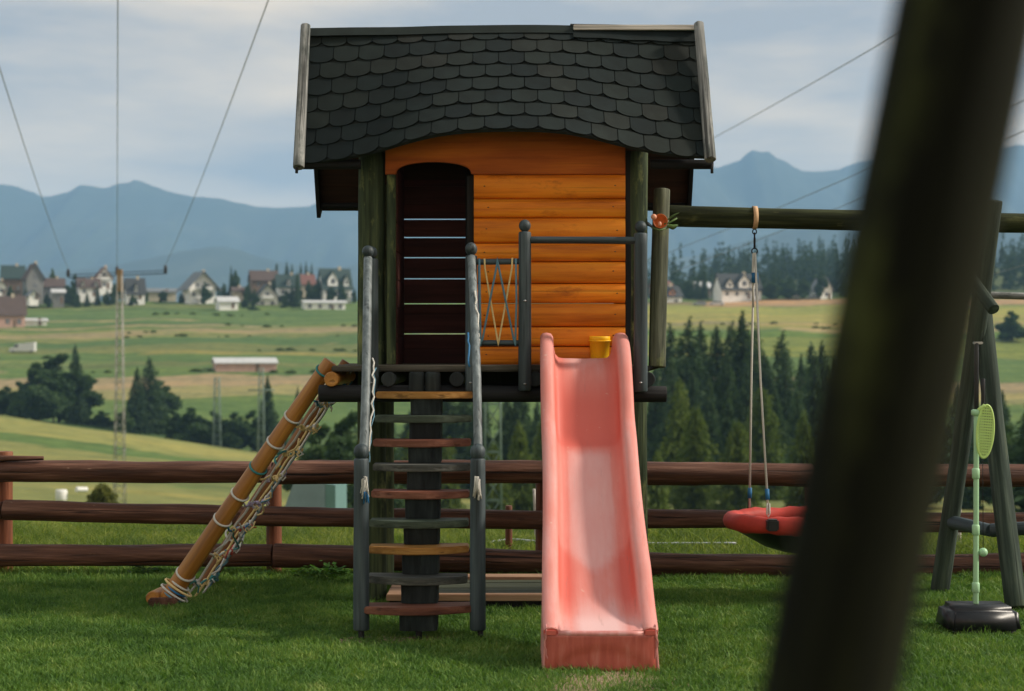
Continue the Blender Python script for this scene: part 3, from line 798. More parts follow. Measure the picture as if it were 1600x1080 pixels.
# ------------------------------------------------------------------ bucket on the deck
bk = thing('bucket', 'small yellow plastic bucket standing on the deck just behind the top of the slide', 'bucket', P(937, 572, 8.86))
b0 = P(937, 571, 8.86); bh = .150
prof = [(.001, .004), (.044, .004), (.046, .0), (.048, .006), (.054, bh - .03), (.0555, bh - .03), (.0565, bh - .003), (.0545, bh), (.052, bh - .004), (.050, bh - .03), (.043, .010), (.001, .010)]
put('pail', lathe_me('pail', prof, M_yel, 28), bk, Matrix.Translation((b0.x, b0.y, zdk + .004)))
tubes('handle', [[(b0.x + .058 * math.cos(a), b0.y - .012 - .045 * math.sin(a), zdk + bh - .018 - .004 * math.sin(a)) for a in [math.pi * k / 12 for k in range(13)]]], .003, M_yel, bk)
# ------------------------------------------------------------------ climbing ramp with rope net
rp_ = thing('rope_net_ramp', 'climbing ramp of orange poles laced with knotted rope, leaning left of the deck', 'climbing frame', (-1.4, 9.05, 0))
f0, f1 = P(259, 942, 8.80), P(517, 565, 8.78)
g0, g1 = P(309, 920, 9.42), P(543, 566, 9.42)
log('side_pole', f0, f1, .050, .040, M_net, rp_, bend=.006); log('side_pole', g0 + Vector((0, 0, -.03)), g1, .044, .036, M_net2, rp_)
log('cross_log', f0 + Vector((-.060, -.05, .032)), g0 + Vector((-.075, .05, .035)), .036, .034, M_net, rp_)
box('foot_block', f0.x - .075, f0.x + .075, f0.y - .09, f0.y + .08, -.01, .055, M_fence, rp_, bev=.008)
box('foot_block', g0.x - .075, g0.x + .075, g0.y - .07, g0.y + .08, -.01, .05, M_fence, rp_, bev=.008)
dirv = (f1 - f0).normalized(); nrm_ = Vector((dirv.z, 0, -dirv.x))     # down-right of the pole
Lr = (f1 - f0).length
def on(t, s, sag=0.): # t along, s across front->back
    a = f0.lerp(f1, t); b = g0.lerp(g1, t)
    return a.lerp(b, s) + nrm_ * (.046 + sag * math.sin(math.pi * s)) 
# lengthwise ropes
rmat = [M_rope, M_ropec, M_rope, M_ropeb]
for i, s in enumerate((.16, .38, .62, .84)):
    tubes('net_rope', [[on(t / 20, s, .030) + Vector((0, 0, .006 * math.sin(t * 2.1 + i))) for t in range(0, 21)]], .0065, rmat[i], rp_, 6)
rg = random.Random(8)
for i in range(9):
    t0_ = rg.uniform(.06, .8); s0_, s1_ = rg.uniform(.05, .9), rg.uniform(.05, .9)
    tubes('slack_rope', [[on(t0_ + .018 * k, s0_ + (s1_ - s0_) * k / 7, .045 + .02 * math.sin(k * 1.3 + i)) for k in range(8)]], .0052, [M_rope, M_ropec, M_rope, M_ropeb, M_tteal][i % 5], rp_, 6)
cm = [M_tteal, M_rope, M_tblue, M_tviolet, M_ropec, M_tteal, M_ropec, M_tblue, M_rope]
ts = [.10, .215, .325, .43, .54, .645, .75, .85, .94]
km = [M_tteal, M_tred, M_tred, M_tviolet, M_tviolet, M_ropec, M_ropec, M_tteal, M_tblue]
rk = random.Random(5)
def knot(name, p, r, mat, parent):
    V, Fc = [], []
    L = []
    for q in range(3):
        ax = Vector((rk.uniform(-1, 1), rk.uniform(-1, 1), rk.uniform(-1, 1))).normalized(); u = ax.orthogonal().normalized(); w = ax.cross(u)
        L.append([p + (u * math.cos(a) + w * math.sin(a)) * r for a in [2 * math.pi * k / 8 for k in range(9)]])
    return tubes(name, L, r * .42, mat, parent, 6)
for i, t in enumerate(ts):
    pts = [on(t + .010 * math.sin(k * 1.7 + i), k / 12, .030) for k in range(13)]
    tubes('cross_rope', [pts], .006, cm[i], rp_, 6)
    # binding round the front pole
    for (q0, q1, rr, nm) in ((f0, f1, .051, 'lashing'),) + (((g0, g1, .046, 'lashing'),) if i % 3 == 1 else ()):
        if i in (1, 4, 7) and q0 is f0 and i != 4: continue
        c = q0.lerp(q1, t + .02); u = Vector((0, 1, 0)); w = dirv.cross(u)
        tl = dirv * .022
        tubes(nm, [[c + (u * math.cos(a) + w * math.sin(a)) * (rr - .007 * t) + tl * math.cos(a) for a in [2 * math.pi * k / 16 for k in range(17)]]], .0062, M_rope if i not in (4, 8) else M_tteal, rp_, 6)
    for j, s in enumerate((.16, .38, .62, .84)):
        knot('knot', on(t, s, .030), .0115 + .004 * rk.random(), rk.choice([km[i], km[i], M_rope, M_ropec]), rp_)
    L = []
    for k in range(5):
        s = rk.uniform(.1, .8); a = on(t, s, .030)
        tubes('rope_end', [[a, a + nrm_ * .02 + Vector((0, 0, -.01)), a + nrm_ * rk.uniform(.01, .04) + dirv * rk.uniform(-.04, .04)]], .0045, rk.choice([M_rope, M_ropec, km[i]]), rp_, 5)
for k in range(5):
    c = f0 + dirv * (.05 + .018 * k) ; u = Vector((0, 1, 0)); w = dirv.cross(u)
    tubes('foot_lashing', [[c + (u * math.cos(a) * .052 + w * math.sin(a) * (.052 + .03 * (k % 2))) + nrm_ * .01 for a in [2 * math.pi * q / 14 for q in range(15)]]], .006, [M_ropeb, M_rope, M_tblue, M_ropec, M_rope][k], rp_, 6)
# ------------------------------------------------------------------ sandbox under the tower
sb = thing('sandbox', 'low wooden sandbox with pinkish brown plank rim, under the playhouse', 'sandbox', (.1, 9.1, 0))
box('rim_plank', -.68, .64, 9.36, 9.50, .045, .078, M_pinkw, sb, bev=.004)
box('rim_plank', -.655, .64, 8.66, 8.72, .050, .084, M_pinkw, sb, bev=.004)
box('rim_plank', -.655, -.56, 8.722, 9.355, .048, .080, M_pinkw, sb, bev=.004)
box('rim_plank', .54, .64, 8.722, 9.355, .048, .080, M_pinkw, sb, bev=.004)
box('side_board', -.64, .63, 8.69, 8.71, -.02, .048, M_dark, sb, bev=.003)
for k in range(6):
    y = 8.73 + k * .104
    box('cover_board', -.555, .535, y, y + .101, .048 , .062 + .0015 * (k % 2), M_greenboard, sb, bev=.002)
# ------------------------------------------------------------------ swing frame, nest swing
sf = thing('swing_frame', 'mossy log swing frame with long top beam and crossed legs at the right', 'swing frame', (2.4, 9.0, 0))
log('top_beam', P(1036, 337.5, 9.20), P(1660, 349.5, 9.02), .060, .052, M_beam, sf, bend=.008, rings=30)
log('leg', P(1467, 934, 9.28), P(1552.5, 313, 8.86), .052, .047, M_leg, sf, bend=.01)
log('leg', P(1588, 950, 8.56), P(1527, 395, 9.15), .056, .048, M_leg, sf, bend=.01)
log('ground_anchor', (P(1589, 960, 8.56).x, 8.56, -.05), (P(1589, 960, 8.56).x, 8.56, .06), .03, .03, M_metal, sf, rings=2, seg=10)
log('peg', P(1513, 430, 8.78), P(1553, 484, 8.55), .032, .032, M_leg, sf, rings=4)
log('tie_bar', P(1488, 816, 9.16), P(1548, 829, 8.85), .038, .034, M_blue, sf)
log('tie_bar', P(1548, 829, 8.85), P(1660, 822, 8.7), .036, .036, M_blue, sf)
log('side_rail', P(1538, 461, 9.35), P(1700, 466, 9.35), .020, .020, M_grey, sf)
# nest swing
ns = thing('nest_swing', 'red padded nest swing with black bag, hanging on white ropes from the top beam', 'swing', (1.62, 9.02, .42))
bz = .455; cx, cy, R_ = 1.615, 9.06, .415
hb = P(1179, 340, 9.15)
def hang(px):
    a = P(px, 340, 9.15)
    L = []
    pts = []
    for k in range(17):
        an = 2 * math.pi * k / 16; pts.append(a + Vector((0, math.cos(an) * .066, math.sin(an) * .063)))
    V, Fc = [], []
    for p in pts:
        for dx in (-.013, .013):
            V.append(p + Vector((dx, 0, 0)))
    for k in range(16): Fc.append((2 * k, 2 * k + 1, 2 * k + 3, 2 * k + 2))
    o = a
    s_ = put('strap', mesh('strap', [v - o for v in V], Fc, M_strap, True), ns, Matrix.Translation(o))
    so = s_.modifiers.new('t', 'SOLIDIFY'); so.thickness = .004; so.offset = 1
    tubes('shackle', [[a + Vector((math.sin(t_) * .011, 0, -.078 - .014 * math.cos(t_))) for t_ in [2 * math.pi * k / 10 for k in range(11)]],
                      [a + Vector((0, math.sin(t_) * .009, -.098 - .014 * math.cos(t_))) for t_ in [2 * math.pi * k / 10 for k in range(11)]]], .0035, M_metal, ns, 6)
    tubes('swivel', [[a + Vector((0, 0, -.11)), a + Vector((0, 0, -.17))]], .006, M_metal, ns, 8)
    tubes('ring', [[a + Vector((math.sin(t_) * .016, 0, -.185 - .016 * math.cos(t_))) for t_ in [2 * math.pi * k / 12 for k in range(13)]]], .004, M_metal, ns, 6)
    return a + Vector((0, 0, -.195))
for px, ends in ((1179, ((1171, 802, 9.30), (1200.5, 806, 8.86))), (1383, ((1391, 802, 9.30), (1362, 806, 8.86)))):
    a = hang(px)
    for j, (ex_, ey, eD) in enumerate(ends):
        e_ = P(ex_, ey - 3, eD)
        tubes('rope', [[a + Vector((.003 * (j * 2 - 1), 0, 0)), a.lerp(e_, .5) + Vector((-.004, 0, 0)), e_]], .0062, M_rope, ns, 7)
        q = e_.lerp(a, .052); q2 = e_.lerp(a, .092)
        tubes('blue_tape', [[q, q2]], .012, M_tblue, ns, 10)
        tubes('rope_loop', [[e_ + Vector((-.006, 0, .055)), e_ + Vector((-.008, 0, .0)), e_ + Vector((0, 0, -.018)), e_ + Vector((.008, 0, 0)), e_ + Vector((.006, 0, .055))]], .0045, M_rope if j else M_metal, ns, 6)
    q = a + Vector((.002, 0, -.13)); tubes('blue_tape', [[q + Vector((0, 0, .022)), q + Vector((0, 0, -.034))]], .019, M_tblue, ns, 10)
    tubes('rope', [[a + Vector((-.008, 0, 0)), a + Vector((-.012, 0, -.13)), a + Vector((-.006, 0, -.30))]], .005, M_rope, ns, 6)
# padded ring
V, Fc = [], []; nu, nvv = 48, 12
for i in range(nu):
    a = 2 * math.pi * i / nu
    fold = .003 * math.sin(a * 23) + .004 * math.sin(a * 9)
    for k in range(nvv):
        b = 2 * math.pi * k / nvv
        r = .047 + fold
        V.append((cx + (R_ + r * 1.0 * math.cos(b)) * math.cos(a), cy + (R_ + r * math.cos(b)) * math.sin(a) * .72, bz + r * 1.02 * math.sin(b) - .03))
for i in range(nu):
    for k in range(nvv):
        a = i * nvv + k; b = i * nvv + (k + 1) % nvv; c = ((i + 1) % nu) * nvv + k; d = ((i + 1) % nu) * nvv + (k + 1) % nvv
        Fc.append((a, c, d, b))
o = Vector((cx, cy, bz))
put('padded_ring', mesh('padded_ring', [Vector(v) - o for v in V], Fc, M_redfab, True), ns, Matrix.Translation(o))
V, Fc = [], []
prof = [(R_ + .02, -.055), (R_ - .02, -.075), (.33, -.11), (.24, -.160), (.14, -.190), (.001, -.20)]
for (r, z) in prof:
    for i in range(40):
        a = 2 * math.pi * i / 40; V.append((r * math.cos(a), r * math.sin(a) * .72, z))
for k in range(len(prof) - 1):
    for i in range(40):
        Fc.append((k * 40 + i, k * 40 + (i + 1) % 40, (k + 1) * 40 + (i + 1) % 40, (k + 1) * 40 + i))
bag = put('seat_bag', mesh('seat_bag', V, Fc, M_black, True), ns, Matrix.Translation(o))
so = bag.modifiers.new('t', 'SOLIDIFY'); so.thickness = .006
pb = P(1208, 821, 8.74)
box('corner_pad', pb.x - .031, pb.x + .031, 8.735, 8.80, pb.z - .032, pb.z + .03, M_black, ns, bev=.008)
# ------------------------------------------------------------------ tether tennis set
tt = thing('tether_tennis_set', 'tether tennis set with black base, mint green pole, lime racket and ball', 'garden game', P(1530, 985, 8.05))
bc = P(1530.5, 974, 8.02)
v, f = boxvf(-.178, .178, -.15, .15, 0, .128); me = mesh('base', v, f, M_black)
bm = bmesh.new(); bm.from_mesh(me)
for vv in bm.verts:
    if vv.co.z > .1: vv.co.x *= .90; vv.co.y *= .80
bmesh.ops.bevel(bm, geom=bm.edges[:], offset=.026, segments=4, affect='EDGES'); bm.to_mesh(me); bm.free()
for p_ in me.polygons: p_.use_smooth = True
put('base', me, tt, Matrix.Translation((bc.x, 8.05, .002)))
tx = bc.x - .004; ty = 8.07
def zt_(py): return H + (540 - py) * ty / F
log('pole', (tx, ty, .10), (tx + .003, ty, zt_(648)), .0135, .0125, M_mint, tt, rings=6, wob=0, seg=14)
for py in (740, 828, 918):
    put('pole_joint', lathe_me('pole_joint', [(.014, -.026), (.018, -.022), (.0185, .020), (.014, .026)], M_mint, 16), tt, Matrix.Translation((tx, ty, zt_(py))))
put('pole_collar', lathe_me('pole_collar', [(.014, -.014), (.022, -.010), (.022, .012), (.014, .016)], M_mint, 16), tt, Matrix.Translation((tx, ty, zt_(645))))
for dx, y0, y1, r in ((.006, 648, 536, .0115), (.038, 650, 592, .010)):
    log('black_tube', (tx + dx, ty + .01, zt_(y0)), (tx + dx, ty + .01, zt_(y1)), r, r, M_black, tt, rings=3, wob=0, seg=12)
box('tube_cap', tx - .010, tx + .036, ty, ty + .022, zt_(538), zt_(534), M_steel, tt, bev=.003)
# racket: rim, handle and strung face
rc = Vector((tx + .040, ty - .02, zt_(674))); a_, b_ = .040, .128
RMX = Matrix.Translation(rc) @ Matrix.Rotation(math.radians(4), 4, 'Y')
V, Fc = tube_vf([(a_ * math.cos(t_), 0, b_ * math.sin(t_)) for t_ in [2 * math.pi * k / 32 for k in range(33)]], .0055, 7, False)
put('racket_rim', mesh('racket_rim', V, Fc, M_lime, True), tt, RMX)
V, Fc = [], []
for k in range(-9, 10):
    z = k * .0132; w = a_ * math.sqrt(max(0, 1 - (z / b_) ** 2))
    if w > .006: v2, f2 = boxvf(-w, w, -.0015, .0015, z - .0042, z + .0042); V, Fc = join([(V, Fc), (v2, f2)])
for k in range(-3, 4):
    x = k * .011; w = b_ * math.sqrt(max(0, 1 - (x / a_) ** 2))
    v2, f2 = boxvf(x - .0022, x + .0022, -.002, .002, -w, w); V, Fc = join([(V, Fc), (v2, f2)])
put('racket_face', mesh('racket_face', V, Fc, M_lime), tt, RMX)
log('racket_handle', RMX @ Vector((-.010, 0, b_ - .002)), RMX @ Vector((-.036, .01, b_ - .028)), .010, .011, M_lime, tt, rings=2, wob=0, seg=10)
ball('ball', (tx + .036, ty, zt_(863)), .0215, M_mint, tt)
tubes('string', [[(tx + .036, ty, zt_(858)), (tx + .034, ty, zt_(740)), (tx + .030, ty, zt_(650))]], .0018, M_black, tt, 5)
# ------------------------------------------------------------------ the near, out of focus post
n0, n1 = P(1295, 1080, 1.08), P(1511, 0, 1.08)
dv = (n1 - n0) / (n0.z - n1.z)
pb_ = n0 - (n1 - n0) * (n0.z / (n1.z - n0.z)); pt_ = n1 + (n1 - n0) * .35
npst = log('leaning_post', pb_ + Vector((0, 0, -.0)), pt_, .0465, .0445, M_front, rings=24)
tag(npst, 'thick dark leaning post, blurred and very near, crossing the right of the view', 'post')
# ------------------------------------------------------------------ log rail fence
fe = thing('rail_fence', 'red brown fence with three rows of round rails along the lawn', 'fence', (0, 9.95, 0))
FX = lambda px, D: (px - 800) * D / F
px_posts = (5 - 422, 5, 427, 849, 1271, 1693)
for px in px_posts:
    X = FX(px, 10.03)
    log('fence_post', (X, 10.06, -.12), (X, 10.06, .60 if px != 5 else .74), .047, .047, M_fpost, fe, rings=8)
def row(ys, r, jt):
    for k in range(len(jt) - 1):
        p0, p1 = jt[k], jt[k + 1]
        y0 = np.interp(p0, [0, 560, 1010, 1500], ys); y1 = np.interp(p1, [0, 560, 1010, 1500], ys)
        rr = r * (1 + .05 * (k % 2))
        log('rail', P(p0 + 1, y0, 9.93), P(p1 - 1, y1, 9.93), rr, rr * .93, M_fence, fe, rings=36, bend=.012, wob=.055, seg=22)
row([729, 741, 742, 743], .069, [-430, 427, 1271, 2110])
row([797, 808, 815, 816], .058, [-430, 5, 849, 1271, 2110])
row([863, 869, 885, 885], .069, [-430, 427, 1271, 2110])
log('rail_end', P(-20, 717, 9.90), P(68, 716, 9.90), .022, .012, M_fence, fe, rings=6)
# ------------------------------------------------------------------ terrain
ZT = np.array([(-30, 0), (0, 0), (12.2, 0), (13.4, -.10), (15, -.45), (20, -1.7), (40, -3.7), (60, -4.9), (100, -7.2), (140, -8.6), (180, -9.8), (218, -10.2), (240, -12.5), (262, -14.5), (300, -13.8), (340, -8.4), (400, -1.2), (450, 4.8), (500, 10.6), (560, 16.5), (620, 17.3), (750, 17), (1000, 15), (1600, 12), (3000, 20), (9000, 30)], float)
def terr(X, Y):
    X = np.asarray(X, float); Y = np.asarray(Y, float)
    z = np.interp(Y, ZT[:, 0], ZT[:, 1])
    w = np.interp(Y, [50, 110, 220, 262, 330], [0, .35, 1, .9, 0])
    til = np.clip(-.1265 * (X + 50), -6.0, 5.5)
    z = z + w * til
    z = z + 24 * np.exp(-((X - 210) / 150) ** 2 - ((Y - 850) / 170) ** 2) + 7 * np.exp(-((X - 60) / 60) ** 2 - ((Y - 840) / 120) ** 2)
    z = z + np.clip(Y - 14, 0, 40) / 40 * (.25 * np.sin(X * .11 + Y * .04) + .15 * np.sin(X * .23 - Y * .09))
    z = z + np.clip(Y - 1200, 0, 1500) / 1500 * (9 * np.sin(X * .004 + 1) + 6 * np.sin(Y * .006 + X * .002))
    z = z - np.clip((Y - 300) / 250, 0, 1) * np.clip(-(X + 80) / 160, 0, 1.5) * 1.5
    return z
def tz(x, y): return float(terr(x, y))
def G(px, py, lo=20, hi=1500):           # where the sight line through a photo point meets the terrain
    D = np.concatenate([np.arange(lo, 200, .5), np.arange(200, hi, 1.0)])
    zr = H + (540 - py) * D / F; x = (px - 800) * D / F
    below = zr < terr(x, D)
    k = int(np.argmax(below)) if below.any() else len(D) - 1
    return Vector((x[k], D[k], tz(x[k], D[k])))
ys = np.unique(np.concatenate([np.arange(-12, 8, 2), np.arange(8, 16, .25), np.arange(16, 60, 1.5), np.arange(60, 270, 2.5), np.arange(270, 640, 2.0), np.arange(640, 1000, 20), np.arange(1000, 3000, 120), np.arange(3000, 8800, 400)]))
us = np.sin(np.linspace(-1, 1, 261) * math.pi / 2 * .0 + 0) * 0 + np.sign(np.linspace(-1, 1, 261)) * np.abs(np.linspace(-1, 1, 261)) ** 1.5
YY, UU = np.meshgrid(ys, us, indexing='ij')
XX = UU * (40 + np.abs(YY) * 1.05)
ZZ = terr(XX, YY)
nyy, nxx = XX.shape
co_ = np.stack([XX, YY, ZZ], -1).reshape(-1, 3)
idx = np.arange(nyy * nxx).reshape(nyy, nxx)
q = np.stack([idx[:-1, :-1], idx[:-1, 1:], idx[1:, 1:], idx[1:, :-1]], -1).reshape(-1, 4)
me = bpy.data.meshes.new('ground'); me.vertices.add(len(co_)); me.vertices.foreach_set('co', co_.ravel())
me.loops.add(q.size); me.loops.foreach_set('vertex_index', q.ravel()); me.polygons.add(len(q)); me.polygons.foreach_set('loop_start', np.arange(0, q.size, 4)); me.polygons.foreach_set('loop_total', np.full(len(q), 4))
me.polygons.foreach_set('use_smooth', np.ones(len(q), bool)); me.update(calc_edges=True)
# field parcels: what grows where
GREEN, DGREEN, YEL_, TAN, PINKT, OLIVE = (.10, .155, .045), (.06, .10, .03), (.20, .205, .07), (.25, .20, .09), (.29, .225, .125), (.14, .16, .055)
X_, Y_ = co_[:, 0], co_[:, 1]
nse = np.sin(X_ * .05 + Y_ * .021) * 1.8 + np.sin(X_ * .021 - 1.3) * 3 + np.sin(X_ * .31) * .7 + rng.normal(0, .5, len(X_))
def field(X, Y):
    C = np.zeros((len(X), 3)); C[:] = GREEN
    def band(y0, y1, c, slope=0., x0=-1e9, x1=1e9, jit=1.):
        yy = Y + slope * X + nse * jit
        m = (yy >= y0) & (yy < y1) & (X > x0) & (X < x1); C[m] = c
    # own side of the valley
    band(12.0, 60, (.10, .16, .03)); band(60, 88, GREEN, .1); band(88, 118, YEL_, .1); band(118, 140, OLIVE, .12); band(140, 172, YEL_, .15); band(172, 186, GREEN, .25); band(186, 232, (.23, .23, .075), .12)
    band(232, 300, DGREEN, 0)
    # far side, left part
    band(300, 331, GREEN, 0); band(331, 345, (.27, .24, .10), .02); band(345, 362, PINKT, .02); band(362, 376, GREEN, .03)
    band(376, 384, OLIVE, .05, -1e9, -40); band(384, 398, GREEN, .05); band(398, 404, (.22, .20, .06), .04, -90, 60); band(404, 420, OLIVE, .04); band(420, 425, (.26, .22, .09), .06)
    band(425, 449, (.08, .135, .045), -.03); band(449, 456, (.17, .18, .06), -.14); band(456, 470, (.26, .215, .11), -.14); band(470, 476, (.17, .19, .06), -.14); band(476, 535, (.10, .155, .05), -.1); band(535, 548, OLIVE, 0, -1e9, -60)
    rs = np.random.default_rng(12)
    for _ in range(22):
        y0 = rs.uniform(368, 532); xa = rs.uniform(-190, 10); ln = rs.uniform(20, 90); c = [(.27, .23, .12), (.20, .21, .08), (.06, .10, .035), (.14, .18, .06)][rs.integers(4)]
        band(y0, y0 + rs.uniform(1.5, 4.5), c, rs.uniform(-.12, .06), xa, xa + ln, .6)
    # far side, right part
    R = X > 28
    def rb(y0, y1, c, x0=28, x1=1e9, slope=0): band(y0, y1, c, slope, x0, x1)
    rb(400, 440, (.16, .19, .045)); rb(440, 452, (.10, .16, .035)); rb(452, 462, (.30, .25, .12), 75); rb(462, 470, (.21, .21, .06)); rb(470, 478, (.28, .23, .10), 70); rb(478, 505, (.27, .25, .075)); rb(505, 533, (.26, .26, .07), slope=.03)
    rb(533, 556, (.37, .24, .13), 62); rb(533, 545, (.20, .16, .09), 28, 60); rb(556, 580, (.12, .17, .04))
    rb(640, 3000, (.03, .05, .02))
    m = Y > 600; C[m] = np.where(((np.sin(X[m] * .01 + Y[m] * .004) + np.sin(Y[m] * .013)) > 0)[:, None], (.05, .08, .03), (.09, .11, .04))
    m = Y <= 12.2; C[m] = (.035, .075, .02)
    return C
C = field(X_, Y_)
ca = me.color_attributes.new('field', 'FLOAT_COLOR', 'POINT')
ca.data.foreach_set('color', np.concatenate([C, np.ones((len(C), 1))], 1).ravel())
gm = NT('ground_fields'); geo = gm.n('ShaderNodeNewGeometry').outputs['Position']
at = gm.n('ShaderNodeVertexColor', layer_name='field').outputs['Color']
nA = gm.noise(gm.mapv(geo, (.018, .14, .0)), 1.0, 7, .6); nB = gm.noise(gm.mapv(geo, (.5, .5, .5)), 1.0, 6, .7); nC = gm.noise(gm.mapv(geo, (1, 1, 1)), 14.0, 6, .7)
c_ = gm.mix(.8, at, gm.ramp(nA, [(.3, (.60, .72, .72)), (.5, (1, 1, 1)), (.7, (1.5, 1.25, 1.1))]), 'MULTIPLY')
c_ = gm.mix(.6, c_, gm.ramp(nB, [(.25, (.7, .7, .7)), (.75, (1.3, 1.3, 1.3))]), 'MULTIPLY')
nD = gm.noise(gm.mapv(geo, (.09, 1.1, .0)), 1.0, 5, .7); nE = gm.noise(gm.mapv(geo, (.3, .22, .0)), 1.0, 8, .75)
c_ = gm.mix(.55, c_, gm.ramp(nD, [(.3, (.68, .74, .72)), (.7, (1.3, 1.22, 1.15))]), 'MULTIPLY')
c_ = gm.mix(.7, c_, gm.ramp(nE, [(.32, (.55, .62, .6)), (.5, (1, 1, 1)), (.7, (1.35, 1.25, 1.2))]), 'MULTIPLY')
c_ = gm.mix(.6, c_, gm.ramp(nC, [(.25, (.6, .6, .6)), (.75, (1.4, 1.4, 1.4))]), 'MULTIPLY')
gm.l(c_, gm.b.inputs['Base Color']); gm.b.inputs['Roughness'].default_value = .95; gm.b.inputs['Specular IOR Level'].default_value = .1
gm.l(gm.bump(nB, .5, .3), gm.b.inputs['Normal'])
me.materials.append(gm.m)
ground = put('ground', me); tag(ground, kind='structure')
# ------------------------------------------------------------------ grass
def leafmat(name, stops, trans=.45, rough=.6, layer='tint'):
    m = NT(name); at = m.n('ShaderNodeVertexColor', layer_name=layer).outputs['Color']; rv, off = m.rnd()
    geo = m.n('ShaderNodeNewGeometry').outputs['Position']
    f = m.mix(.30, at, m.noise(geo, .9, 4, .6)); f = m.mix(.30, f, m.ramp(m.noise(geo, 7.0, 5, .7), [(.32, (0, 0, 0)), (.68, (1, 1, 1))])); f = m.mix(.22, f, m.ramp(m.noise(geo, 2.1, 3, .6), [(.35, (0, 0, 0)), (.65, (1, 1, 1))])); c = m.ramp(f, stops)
    c = m.mix(.35, c, m.ramp(rv, [(0, (.72, .8, .8)), (1, (1.25, 1.15, 1.0))]), 'MULTIPLY')
    m.l(c, m.b.inputs['Base Color']); m.b.inputs['Roughness'].default_value = rough; m.b.inputs['Specular IOR Level'].default_value = .25
    tr = m.n('ShaderNodeBsdfTranslucent'); m.l(m.mix(1, c, (1.3, 1.35, .7), 'MULTIPLY'), tr.inputs['Color'])
    mx_ = m.n('ShaderNodeMixShader', Fac=trans); m.l(m.b.outputs[0], mx_.inputs[1]); m.l(tr.outputs[0], mx_.inputs[2]); m.l(mx_.outputs[0], m.out.inputs['Surface'])
    return m.m
M_grass = leafmat('lawn_grass', [(.18, (.032, .085, .018)), (.42, (.088, .185, .038)), (.65, (.165, .265, .058)), (.9, (.38, .41, .15))], .35)
M_mead = leafmat('meadow_grass', [(.2, (.05, .095, .02)), (.45, (.13, .19, .04)), (.7, (.27, .30, .07)), (1, (.50, .44, .20))], .45)
def blades(name, n, size, hmin, hmax, wid, mat, seed, segs=2, lean=.5):
    r = np.random.default_rng(seed)
    x = r.uniform(-size / 2, size / 2, n); y = r.uniform(-size / 2, size / 2, n); h = r.uniform(hmin, hmax, n) * (.7 + .3 * r.random(n))
    a = r.uniform(0, 2 * np.pi, n); la = r.uniform(0, 2 * np.pi, n); le = h * lean * r.random(n) ** .8 * 1.3; w = wid * r.uniform(.6, 1.3, n)
    dx, dy = np.cos(a) * w / 2, np.sin(a) * w / 2; lx, ly = np.cos(la) * le, np.sin(la) * le
    V = np.zeros((n, 5, 3))
    V[:, 0] = np.stack([x - dx, y - dy, -.004 + 0 * x], 1); V[:, 1] = np.stack([x + dx, y + dy, -.004 + 0 * x], 1)
    V[:, 2] = np.stack([x + dx * .8 + lx * .35, y + dy * .8 + ly * .35, h * .6], 1); V[:, 3] = np.stack([x - dx * .8 + lx * .35, y - dy * .8 + ly * .35, h * .6], 1)
    V[:, 4] = np.stack([x + lx, y + ly, h * .95], 1)
    base = np.arange(n) * 5
    me = bpy.data.meshes.new(name); me.vertices.add(n * 5); me.vertices.foreach_set('co', V.ravel())
    lq = np.stack([base, base + 1, base + 2, base + 3, base + 3, base + 2, base + 4], 1)
    me.loops.add(n * 7); me.loops.foreach_set('vertex_index', lq.ravel()); me.polygons.add(n * 2)
    ls = np.stack([np.arange(n) * 7, np.arange(n) * 7 + 4], 1).ravel(); lt = np.tile([4, 3], n)
    me.polygons.foreach_set('loop_start', ls); me.polygons.foreach_set('loop_total', lt); me.update(calc_edges=True)
    t = np.clip(r.normal(.45, .2, n), 0, 1); t[r.random(n) < .04] = 1.0
    ca = me.color_attributes.new('tint', 'FLOAT_COLOR', 'POINT'); ca.data.foreach_set('color', np.repeat(np.stack([t, t, t, np.ones(n)], 1), 5, 0).ravel())
    me.materials.append(mat); return me
